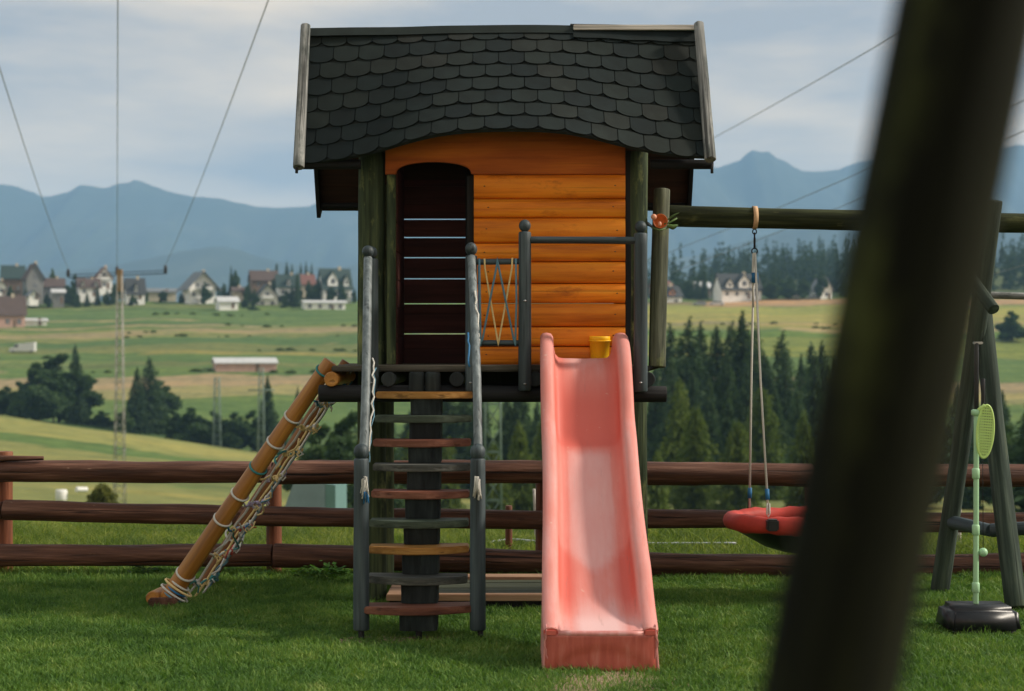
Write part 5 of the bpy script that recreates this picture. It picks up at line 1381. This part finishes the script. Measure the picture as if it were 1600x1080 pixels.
def house_b(x0, x1, ybase, yeave, yridge, wall, roofm, label, kind='gable', D=None, rows=(3, 2), balc=0, dormers=0, chimney=True, depth=None, over=.6, gable_w=None, rot=0., gabmat=None):
    xm = (x0 + x1) / 2
    g = G(xm, ybase, 230) if D is None else None
    if D is None: D = g.y
    s = D / F; cx_ = (xm - 800) * s; z0 = H + (540 - ybase) * s; w = (x1 - x0) * s / 2; ze = H + (540 - yeave) * s - z0; zr = H + (540 - yridge) * s - z0
    w2 = w / 1.0; dp = depth or max(7.0, w * 1.1)
    if not rot: rot = (.30 + .25 * ((x0 * 7 + ybase * 3) % 10) / 10) * (1 if kind == 'gable' else .75)
    MX = Matrix.Translation((cx_, D + 0, z0)) @ Matrix.Rotation(rot, 4, 'Z')
    h = thing('house', label, 'house', (cx_, D, z0))
    wl_, rf = WALLS[wall], ROOFS[roofm]
    def pt(name, V, Fc, mat, par=h):
        c = sum((Vector(v) for v in V), Vector()) / len(V)
        me = mesh(name, [Vector(v) - c for v in V], Fc, mat); bm = bmesh.new(); bm.from_mesh(me); bmesh.ops.recalc_face_normals(bm, faces=bm.faces[:]); bm.to_mesh(me); bm.free()
        return put(name, me, par, MX @ Matrix.Translation(c))
    gb_ = -2.0
    if kind == 'gable':
        V = [(-w, 0, gb_), (w, 0, gb_), (w, 0, ze), (0, 0, zr - .25), (-w, 0, ze), (-w, dp, gb_), (w, dp, gb_), (w, dp, ze), (0, dp, zr - .25), (-w, dp, ze)]
        wa = pt('wall', V, [(0, 1, 2, 3, 4), (9, 8, 7, 6, 5), (0, 5, 6, 1), (1, 6, 7, 2), (2, 7, 8, 3), (3, 8, 9, 4), (4, 9, 5, 0)], wl_)
        k = (zr - ze) / w; ov = over
        a = slab((-w - ov, -ov * 1.2, ze - k * ov), (0, -ov * 1.2, zr), (0, dp + ov, zr), (-w - ov, dp + ov, ze - k * ov), .25)
        b = slab((w + ov, -ov * 1.2, ze - k * ov), (w + ov, dp + ov, ze - k * ov), (0, dp + ov, zr), (0, -ov * 1.2, zr), .25)
        V, Fc = join([a, b]); ro_ = pt('roof', V, Fc, rf)
    else:
        V = [(-w, 0, gb_), (w, 0, gb_), (w, 0, ze), (-w, 0, ze), (-w, dp, gb_), (w, dp, gb_), (w, dp, ze), (-w, dp, ze), (-w, dp / 2, zr - .3), (w, dp / 2, zr - .3)]
        wa = pt('wall', V, [(0, 1, 2, 3), (7, 6, 5, 4), (0, 4, 5, 1), (0, 3, 8, 7, 4), (1, 5, 6, 9, 2), (3, 2, 9, 8), (8, 9, 6, 7)], wl_)
        ov = over; k = (zr - ze) / (dp / 2)
        a = slab((-w - ov, -ov, ze - k * ov), (w + ov, -ov, ze - k * ov), (w + ov, dp / 2, zr), (-w - ov, dp / 2, zr), .25)
        b = slab((-w - ov, dp / 2, zr), (w + ov, dp / 2, zr), (w + ov, dp + ov, ze - k * ov), (-w - ov, dp + ov, ze - k * ov), .25)
        V, Fc = join([a, b]); ro_ = pt('roof', V, Fc, rf)
        for d in range(dormers):
            dx = -w * .62 + (2 * w * .62) * (d / max(1, dormers - 1)) if dormers > 1 else 0
            dw, dh = w * .16, (zr - ze) * .62
            if gable_w and d == gable_w[0]: dw, dh, dx = w * gable_w[1], (zr - ze) * gable_w[2], w * gable_w[3]
            V = [(dx - dw, -.15, ze - (.0)), (dx + dw, -.15, ze), (dx + dw, -.15, ze + dh * .5), (dx, -.15, ze + dh), (dx - dw, -.15, ze + dh * .5)]
            V += [(x, dp * .42, z) for x, y, z in V]
            dm = pt('dormer', V, [(0, 1, 2, 3, 4), (9, 8, 7, 6, 5), (0, 5, 6, 1), (1, 6, 7, 2), (2, 7, 8, 3), (3, 8, 9, 4), (4, 9, 5, 0)], WALLS[gabmat] if gabmat else wl_)
            kk = dh * .5 / dw
            a = slab((dx - dw - .3, -.5, ze + dh * .5 - .3 * kk), (dx, -.5, ze + dh + .12), (dx, dp * .45, ze + dh + .12), (dx - dw - .3, dp * .45, ze + dh * .5 - .3 * kk), .18)
            b = slab((dx + dw + .3, -.5, ze + dh * .5 - .3 * kk), (dx + dw + .3, dp * .45, ze + dh * .5 - .3 * kk), (dx, dp * .45, ze + dh + .12), (dx, -.5, ze + dh + .12), .18)
            V, Fc = join([a, b]); pt('dormer_roof', V, Fc, rf, ro_)
            V, Fc = boxvf(dx - dw * .4, dx + dw * .4, -.20, -.10, ze + dh * .15, ze + dh * .5); pt('window', V, Fc, M_glass)
    # windows in storeys
    top_h = zr if kind == 'gable' else ze
    storey = 2.9; nst = max(1, int(top_h / storey))
    for st_ in range(nst):
        zc = st_ * storey + 1.0
        half = w if zc + 1.2 < ze or kind != 'gable' else w * (zr - zc - 1.6) / max(zr - ze, .1)
        nwin = max(1, int(half * 2 / 3.0))
        if half < .9 or zc + 1.4 > top_h - .3: continue
        for q_ in range(nwin):
            wx_ = -half + (q_ + .5) * 2 * half / nwin
            V, Fc = boxvf(wx_ - .55, wx_ + .55, -.06, .05, zc, zc + 1.35); wn = pt('window', V, Fc, M_glass)
            V, Fc = boxvf(wx_ - .04, wx_ + .04, -.09, -.065, zc, zc + 1.35); pt('glazing_bar', V, Fc, M_white, wn)
        if balc and st_ >= 1 and st_ <= balc:
            bw_ = half * .82
            V, Fc = boxvf(-bw_, bw_, -1.3, -.1, zc - .85, zc - .7); V2 = boxvf(-bw_, bw_, -1.35, -1.25, zc - .7, zc + .25)
            V, Fc = join([(V, Fc), V2]); pt('balcony', V, Fc, M_white)
    V, Fc = boxvf(w * .3, w * .3 + .9, -.05, .05, 0, 2.1); dr = pt('door', V, Fc, WALLS['brown'])
    V, Fc = boxvf(w * .3 + .72, w * .3 + .8, -.12, -.052, 1.0, 1.08); pt('handle', V, Fc, M_metal, dr)
    if chimney:
        cxm = w * .35; cz = zr - (zr - ze) * (.35 if kind == 'gable' else .1)
        V, Fc = boxvf(cxm - .4, cxm + .4, dp * .45, dp * .45 + .8, cz - 1, zr + .7); pt('chimney', V, Fc, WALLS['cream'], ro_)
    return h
VD = 545
hb = house_b
hb(-14, 38, 512, 488, 462, 'pink', 'brown', 'large brown roofed house with pinkish wall at the left edge', 'side', rows=(2, 2))
hb(36, 72, 509, 500, 497, 'white', 'light', 'long low white outbuilding attached to the right of the large brown roofed house', 'side', chimney=False, depth=6)
hb(4, 36, 458, 432, 414, 'brown', 'dgreen', 'house with a dark green roof behind trees, upper left corner of the village', 'side', D=560)
hb(-6, 9, 462, 446, 438, 'white', 'brown', 'small white house at the left edge below the dark green roof', 'gable', D=540)
hb(42, 68, 468, 432, 411, 'grey', 'brown', 'tall narrow house with a pale gable and grey boarded front', 'gable', D=552)
hb(46, 60, 468, 460, 453, 'white', 'grey', 'tiny white shed in front of the tall narrow house', 'gable', D=538, chimney=False)
hb(70, 100, 462, 446, 434, 'grey', 'brown', 'grey low house right of the tall narrow house', 'side', D=556)
hb(83, 100, 474, 456, 451, 'grey', 'light', 'grey shed with a white roof in front of the grey low house', 'side', D=540, chimney=False)
hb(124, 156, 463, 447, 434, 'white', 'brown', 'white house with low pinkish front, left of the turreted house', 'side', dormers=2, D=545)
hb(151, 175, 452, 432, 417, 'white', 'red', 'white house with a steep pointed gable like a turret', 'gable', D=556, balc=1)
hb(199, 226, 468, 456, 434, 'white', 'dark', 'white house with a dark hipped roof right of the lattice mast', 'side', D=545, dormers=1)
hb(228, 275, 462, 455, 450, 'cream', 'grey', 'pale low building on the ridge right of the lattice mast', 'side', D=570, chimney=False)
hb(295, 338, 468, 446, 424, 'white', 'grey', 'large hazy highland house with a broad grey roof and white balconies', 'gable', D=550, balc=3, over=1.6)
hb(343, 372, 482, 470, 463, 'white', 'light', 'low white shed right of the hazy highland house', 'side', chimney=False, D=520)
hb(366, 383, 462, 454, 448, 'cream', 'brown', 'small cream house among dark trees', 'side', D=556)
hb(394, 434, 452, 436, 422, 'brown', 'brown', 'wide brown house with a flat looking brown roof, highest in its group', 'side', D=575)
hb(402, 434, 482, 462, 443, 'white', 'dark', 'white house with two balcony rows and a dark roof, lowest in its group', 'gable', D=538, balc=2, over=1.3)
hb(434, 468, 464, 446, 428, 'white', 'dgreen', 'white house with a dark green roof and single dormer, middle of the group', 'side', D=552, dormers=1)
hb(468, 492, 456, 442, 428, 'cream', 'red', 'cream house with a reddish roof left of the tall dark green roofed house', 'side', D=566)
hb(505, 550, 468, 447, 419, 'white', 'dgreen', 'tall white house with dark green roof and big rounded gable, nearest the left playhouse post', 'side', D=545, dormers=2, gable_w=(0, .34, .80, -.35))
hb(476, 540, 487, 472, 469, 'white', 'light', 'long low white building in front of the tall dark green roofed house', 'side', D=518, chimney=False, depth=6)
hb(338, 432, 582, 566, 559, 'pink', 'light', 'long low pink barn with a whitish metal roof on the far field', 'side', chimney=False, depth=8, over=.4)
hb(1030, 1067, 479, 461, 446, 'white', 'dark', 'white house with dark roof and orange gable, right of the upright side log', 'side', D=545, dormers=1, gabmat='brick', gable_w=(0, .28, .75, .1))
hb(1026, 1052, 452, 446, 438, 'brown', 'red', 'red roofed house behind the orange gabled one', 'side', D=590, chimney=False)
hb(1093, 1114, 462, 448, 440, 'grey', 'light', 'pale hazy house left of the large white house', 'side', D=570)
hb(1126, 1192, 467, 450, 427, 'white', 'dark', 'large white house with dark roof and pointed white gables, behind the swing ropes', 'side', D=552, dormers=3, gable_w=(1, .26, .92, .12))
hb(1281, 1302, 468, 450, 434, 'white', 'grey', 'narrow pale house among trees beside the near dark post', 'gable', D=556)
hb(1450, 1500, 470, 452, 440, 'white', 'brown', 'white house between the near dark post and the crossed legs', 'side', D=552)
# ----- cars and van
M_carw = plain('white_car_paint', (.70, .70, .70), .3, .04, 2, spec=.6, bump=0)
M_cargr = plain('grey_car_paint', (.30, .32, .34), .3, .04, 2, spec=.6, bump=0)
def car(px, py, label, mat, D=None, L=4.3, van=False, flip=1):
    g = G(px, py, 230) if D is None else Vector(((px - 800) * D / F, D, tz((px - 800) * D / F, D)))
    t = thing('parked_car' if not van else 'van', label, 'car' if not van else 'van', tuple(g))
    MX = Matrix.Translation(g + Vector((0, 0, .05)))
    if van: pr = [(-L / 2, .35), (-L / 2, 1.1), (-L / 2 + .9, 1.25), (-L / 2 + 1.5, 2.1), (L / 2, 2.6), (L / 2, .35)]
    else: pr = [(-L / 2, .3), (-L / 2, .8), (-L / 2 + .9, .95), (-L / 2 + 1.5, 1.45), (L / 2 - 1.2, 1.48), (L / 2 - .3, 1.0), (L / 2, .9), (L / 2, .3)]
    put('body', prism_me('body', [(x * flip, z) for x, z in pr], 0, 1.75, mat, .06), t, MX)
    gw = [(-L / 2 + 1.05, .98), (-L / 2 + 1.55, 1.38), (L / 2 - 1.3, 1.40), (L / 2 - .55, 1.0)] if not van else [(-L / 2 + 1.0, 1.3), (-L / 2 + 1.5, 1.95), (-L / 2 + 2.2, 2.0), (-L / 2 + 2.2, 1.3)]
    put('side_window', prism_me('side_window', [(x * flip, z) for x, z in gw], -.03, -.005, M_glass), t, MX)
    for wxx in (-L / 2 + .85, L / 2 - .85):
        wh_ = put('wheel', lathe_me('wheel', [(.12, 0), (.31, 0), (.33, .04), (.33, .18), (.31, .22), (.12, .22)], M_black, 16), t, MX @ Matrix.Translation((wxx * flip, -.02, .3)) @ Matrix.Rotation(math.radians(-90), 4, 'X'))
        put('rim', lathe_me('rim', [(.01, -.01), (.19, -.01), (.19, .02), (.01, .02)], M_steel, 12), wh_, MX @ Matrix.Translation((wxx * flip, -.03, .3)) @ Matrix.Rotation(math.radians(-90), 4, 'X'))
    V, Fc = boxvf(-.12, .12, 0, .04, 0, .12)
    put('headlight', mesh('headlight', V, Fc, M_steel), t, MX @ Matrix.Translation(((-L / 2 + .14) * flip, -.04, .65)))
    return t
car(34, 552, 'white van parked on the far field edge at the left, above the large tree clump', M_carw, L=6.2, van=True)
car(1094, 478, 'grey parked car, left one of the two in front of the large white house', M_cargr)
car(1120, 478, 'white parked car, right one of the two in front of the large white house', M_carw, L=5)
car(1240, 469, 'white parked car right of the large white house, by the wood edge', M_carw, D=556)
car(1272, 469, 'grey parked car close to the narrow pale house', M_cargr, D=556)
# ----- village trees
vt = [(22, 432, 462, 34, 0, 'dark tree under the dark green roof'), (4, 426, 462, 26, 0, 'dark tree at the left edge of the village'), (82, 414, 448, 16, 1, 'narrow tree behind the tall narrow house'), (118, 424, 446, 22, 0, 'round tree behind the white house with low front'), (112, 446, 474, 22, 0, 'green tree left of the white house with low front'), (122, 456, 478, 11, 2, 'small pointed tree in front of the white house'), (136, 455, 477, 11, 2, 'second small pointed tree in front of the white house'),
      (178, 440, 462, 16, 0, 'dark tree between the turreted house and the mast'), (196, 432, 462, 14, 0, 'dark tree directly beside the lattice mast top'), (222, 438, 462, 16, 0, 'dark tree over the roof right of the mast'), (255, 452, 464, 20, 0, 'low dark tree on the bare ridge'), (283, 456, 468, 14, 0, 'low dark tree left of the hazy highland house'),
      (361, 412, 462, 10, 2, 'thin pointed tree right of the hazy highland house'), (368, 418, 460, 22, 0, 'tall green tree right of the hazy highland house'), (350, 440, 464, 16, 0, 'dark tree against the hazy highland house'), (388, 438, 466, 14, 0, 'dark tree left of the brown house'), (398, 450, 478, 16, 0, 'dark tree below the brown house'), (384, 462, 482, 16, 0, 'small green tree by the low white shed'),
      (432, 408, 440, 20, 0, 'rounded tree above the brown house'), (448, 406, 440, 16, 2, 'pointed tree right above the brown house'), (456, 410, 440, 12, 2, 'pointed tree close behind the dark green roof'), (470, 408, 445, 11, 2, 'leftmost of the three pointed spruces on the village skyline'), (478, 406, 445, 11, 2, 'middle one of the three pointed spruces on the village skyline'), (487, 408, 445, 11, 2, 'rightmost of the three pointed spruces on the village skyline'),
      (496, 432, 472, 22, 0, 'dark tree left of the tall dark green roofed house'), (464, 460, 482, 18, 0, 'green tree in front of the reddish roof'), (446, 462, 482, 18, 0, 'light green bush like tree below the middle house'), (553, 448, 472, 12, 0, 'tree between the tall house and the left playhouse post'), (395, 478, 486, 22, 0, 'hedge like tree left of the lowest balcony house'),
      (1074, 436, 464, 22, 0, 'green tree right of the orange gabled house'), (1090, 424, 464, 12, 2, 'pointed tree behind the pale hazy house'), (1100, 412, 460, 14, 2, 'hazy pointed spruce left of the large white house'), (1118, 436, 464, 18, 0, 'dark tree left of the large white house'), (1208, 430, 468, 30, 0, 'dark broad tree right of the large white house'), (1232, 436, 466, 30, 0, 'broad tree behind the white car'), (1256, 432, 468, 28, 0, 'broad dark tree left of the narrow pale house'), (1284, 420, 466, 26, 0, 'large tree over the narrow pale house'),
      (1150, 484, 500, 8, 0, 'tiny shrub at the field edge')]
for px, yt, yb, w, kd, nm in vt[:-1]:
    D = float(np.interp(yb, [440, 466, 486], [600, 556, 522]))
    x = (px - 800) * D / F; z = H + (540 - yb) * D / F - .3; z = min(z, tz(x, D) + 1.5) if False else z
    h = H + (540 - yt) * D / F - z; ww = w * D / F
    zt2 = tz(x, D); h += max(0, z - zt2); z = min(z, zt2 - .2)
    c = [DEC[random.randrange(5)], DEL[0], SPR[random.randrange(5)]][kd]; bh = [12, 10, 20][kd]; bw = [9, 7, 7.6][kd]
    tree('village_tree', c, None, Vector((x, D, z)), h / bh, ww / bw * 1.1, nm)
rt = random.Random(11)
for k in range(46):      # more trees between the houses
    px = rt.uniform(0, 548); D = rt.choice([541, 548, 560, 572]); w_ = rt.uniform(9, 20)
    if px > 236 and px < 290: continue
    x = (px - 800) * D / F; z = tz(x, D) - .2; h = rt.uniform(3.5, 8.5); kd = rt.random() < .25
    c = SPR[rt.randrange(5)] if kd else DEC[rt.randrange(5)]
    side = 'left of the lattice mast' if px < 187 else ('between the lattice mast and the hazy highland house' if px < 338 else 'between the hazy highland house and the playhouse')
    tree('village_tree', c, None, Vector((x, D, z)), h / (20 if kd else 12) * (1.4 if kd else 1), (.35 if kd else w_ * D / F / 9 * 1.3), ('small pointed tree' if kd else 'small round tree') + ' among the village houses, ' + side, 'tree', ('pointed' if kd else 'round') + ' village trees ' + side)
for k in range(16):
    px = rt.uniform(1070, 1330); D = rt.choice([560, 575, 590]); x = (px - 800) * D / F; z = tz(x, D) - .2; h = rt.uniform(5, 10)
    tree('village_tree', DEC[rt.randrange(5)], None, Vector((x, D, z)), h / 12, h / 10, 'round dark tree at the foot of the far wood, behind the large white house', 'tree', 'trees at the foot of the far wood')
# rough tussocks and low scrub along the field margins
Cs, Us, Ws, Ts = [], [], [], []; r_ = np.random.default_rng(21)
scr = [lobes_arrays(1.3, 2.6, 80 + k, 90, 4, .55, z0=.05) for k in range(4)]
for row in range(24):
    y0 = r_.uniform(345, 535); x0_ = r_.uniform(-190, 60) if row % 3 else r_.uniform(60, 140); sl = r_.uniform(-.12, .06)
    for k in range(int(r_.integers(2, 12))):
        X = x0_ + k * r_.uniform(1.5, 7); Y = y0 + sl * (X - x0_) + r_.normal(0, .6); C, U, Wv, T = scr[int(r_.integers(4))]; sc_ = r_.uniform(.25, .8)
        Cs.append(C * (sc_ * 1.6, sc_, sc_ * .8) + (X, Y, tz(X, Y) - .1)); Us.append(U * sc_); Ws.append(Wv * sc_); Ts.append(np.clip(T + .1, 0, 1))
fs_ = put('field_scrub', facecloud('field_scrub', np.concatenate(Cs), np.concatenate(Us), np.concatenate(Ws), np.concatenate(Ts), M_ltg)); tag(fs_, 'low scrub and rough tussocks along the margins of the far fields', 'scrub', kind='stuff')
# far wood on the hill at the right: one mass of spruces
Cs, Us, Ws, Ts = [], [], [], []
r_ = np.random.default_rng(3); protos = [spruce_arrays(18, 6.5, 60 + k, n=420, size=.95, power=.8) for k in range(4)]
cnt = 0
while cnt < 520:
    Y = r_.uniform(640, 900); X = r_.uniform(62, 330) if cnt > 60 else r_.uniform(95, 200)
    if X < 105 + (Y - 640) * -.03 and r_.random() < .8: continue
    z = tz(X, Y); k = int(r_.integers(4)); s = r_.uniform(.65, 1.12); C, U, Wv, T = protos[k]; a = r_.uniform(0, 6.28); Rm = np.array([[math.cos(a), -math.sin(a), 0], [math.sin(a), math.cos(a), 0], [0, 0, 1]])
    Cs.append(C @ Rm.T * s + (X, Y, z)); Us.append(U @ Rm.T * s); Ws.append(Wv @ Rm.T * s); Ts.append(T); cnt += 1
for k in range(70):      # loose hazy row in front of the mountains between the playhouse and the hill
    Y = r_.uniform(600, 700); X = r_.uniform(48, 100); z = tz(X, Y); C, U, Wv, T = protos[k % 4]; s = r_.uniform(.35, .6); Cs.append(C * s + (X, Y, z)); Us.append(U * s); Ws.append(Wv * s); Ts.append(T)
fw = put('far_wood', facecloud('far_wood', np.concatenate(Cs), np.concatenate(Us), np.concatenate(Ws), np.concatenate(Ts), M_spr)); tag(fw, 'hazy spruce wood on the hill behind the village at the right', 'wood', kind='stuff')
# ------------------------------------------------------------------ mountains
mm = NT('mountain_slopes'); geo = mm.n('ShaderNodeNewGeometry').outputs['Position']
mn = mm.noise(mm.mapv(geo, (.004, .002, .006)), 1.0, 8, .65)
mm.l(mm.ramp(mn, [(.35, (.020, .035, .020)), (.55, (.035, .05, .028)), (.75, (.09, .10, .07))]), mm.b.inputs['Base Color']); mm.b.inputs['Roughness'].default_value = 1
def ridge(name, prof, D, zbase, depth, seed, rough=1.0):
    """a mountain chain: crest line with real slopes on both sides, cut by side spurs"""
    px = np.linspace(prof[0][0], prof[-1][0], 420); py = np.interp(px, [p[0] for p in prof], [p[1] for p in prof])
    X = (px - 800) * D / F; zc = H + (540 - py) * D / F
    zc = zc + np.array([rough * D / F * 2.2 * mnoise.fractal(Vector((x * .018 * 6000 / D, seed, 0)), 1.0, 2.1, 5) for x in X])
    fs = np.concatenate([np.linspace(-1, 0, 30), np.linspace(0, 1, 8)[1:]])
    V = []
    for f in fs:
        for i in range(len(px)):
            a = abs(f); spur = mnoise.fractal(Vector((X[i] * .0045, f * 1.5, seed + 3)), 1.0, 2.1, 5)
            z = zbase + (zc[i] - zbase) * (1 - a ** .85) + spur * a * (1 - a) * 4 * (zc[i] - zbase) * .16
            V.append((X[i] + 120 * spur * a, D + f * depth, z))
    n = len(px); Fc = [(r * n + i, r * n + i + 1, (r + 1) * n + i + 1, (r + 1) * n + i) for r in range(len(fs) - 1) for i in range(n - 1)]
    o = put(name, mesh(name, V, Fc, mm.m, True)); tag(o, kind='structure'); return o
ridge('mountains', [(-500, 330), (-350, 300), (-200, 268), (-80, 276), (0, 288), (28, 292), (50, 299), (64, 307), (80, 307), (110, 299), (124, 289), (150, 292), (166, 294), (186, 287), (203, 285), (210, 280), (222, 284), (245, 293), (270, 301), (296, 307), (345, 310), (370, 317), (400, 323), (440, 325), (480, 322), (500, 317), (600, 310), (700, 330), (820, 322), (900, 300), (980, 285), (1040, 270), (1085, 262), (1122, 262), (1158, 250), (1164, 242), (1176, 235), (1183, 236), (1188, 238), (1200, 236), (1215, 248), (1224, 249), (1240, 262), (1255, 268), (1290, 268), (1310, 265), (1336, 255), (1400, 243), (1470, 240), (1520, 244), (1560, 232), (1590, 226), (1640, 230), (1720, 215), (1850, 240), (2000, 260), (2200, 300)], 5600, 20, 1500, 4, .8)
ridge('hills', [(-500, 440), (-200, 420), (0, 430), (120, 422), (190, 412), (240, 402), (290, 392), (320, 387), (350, 386), (372, 390), (400, 400), (450, 412), (520, 420), (640, 400), (800, 395), (960, 402), (1040, 405), (1100, 398), (1180, 372), (1260, 352), (1340, 345), (1450, 340), (1560, 335), (1700, 340), (2000, 380), (2200, 420)], 3900, 18, 900, 9, .5)
# ------------------------------------------------------------------ the hazy air between here and the mountains
v, f = boxvf(-6500, 6500, -60, 8900, -24, 800)
hz = bpy.data.materials.new('haze'); hz.use_nodes = True; t = hz.node_tree; t.nodes.clear()
ho = t.nodes.new('ShaderNodeOutputMaterial'); pv = t.nodes.new('ShaderNodeVolumePrincipled'); pv.inputs['Color'].default_value = (.38, .65, 1.0, 1); pv.inputs['Density'].default_value = .00017; pv.inputs['Anisotropy'].default_value = .0
t.links.new(pv.outputs[0], ho.inputs['Volume'])
haze = put('haze', mesh('haze', v, f, hz)); tag(haze, kind='stuff')
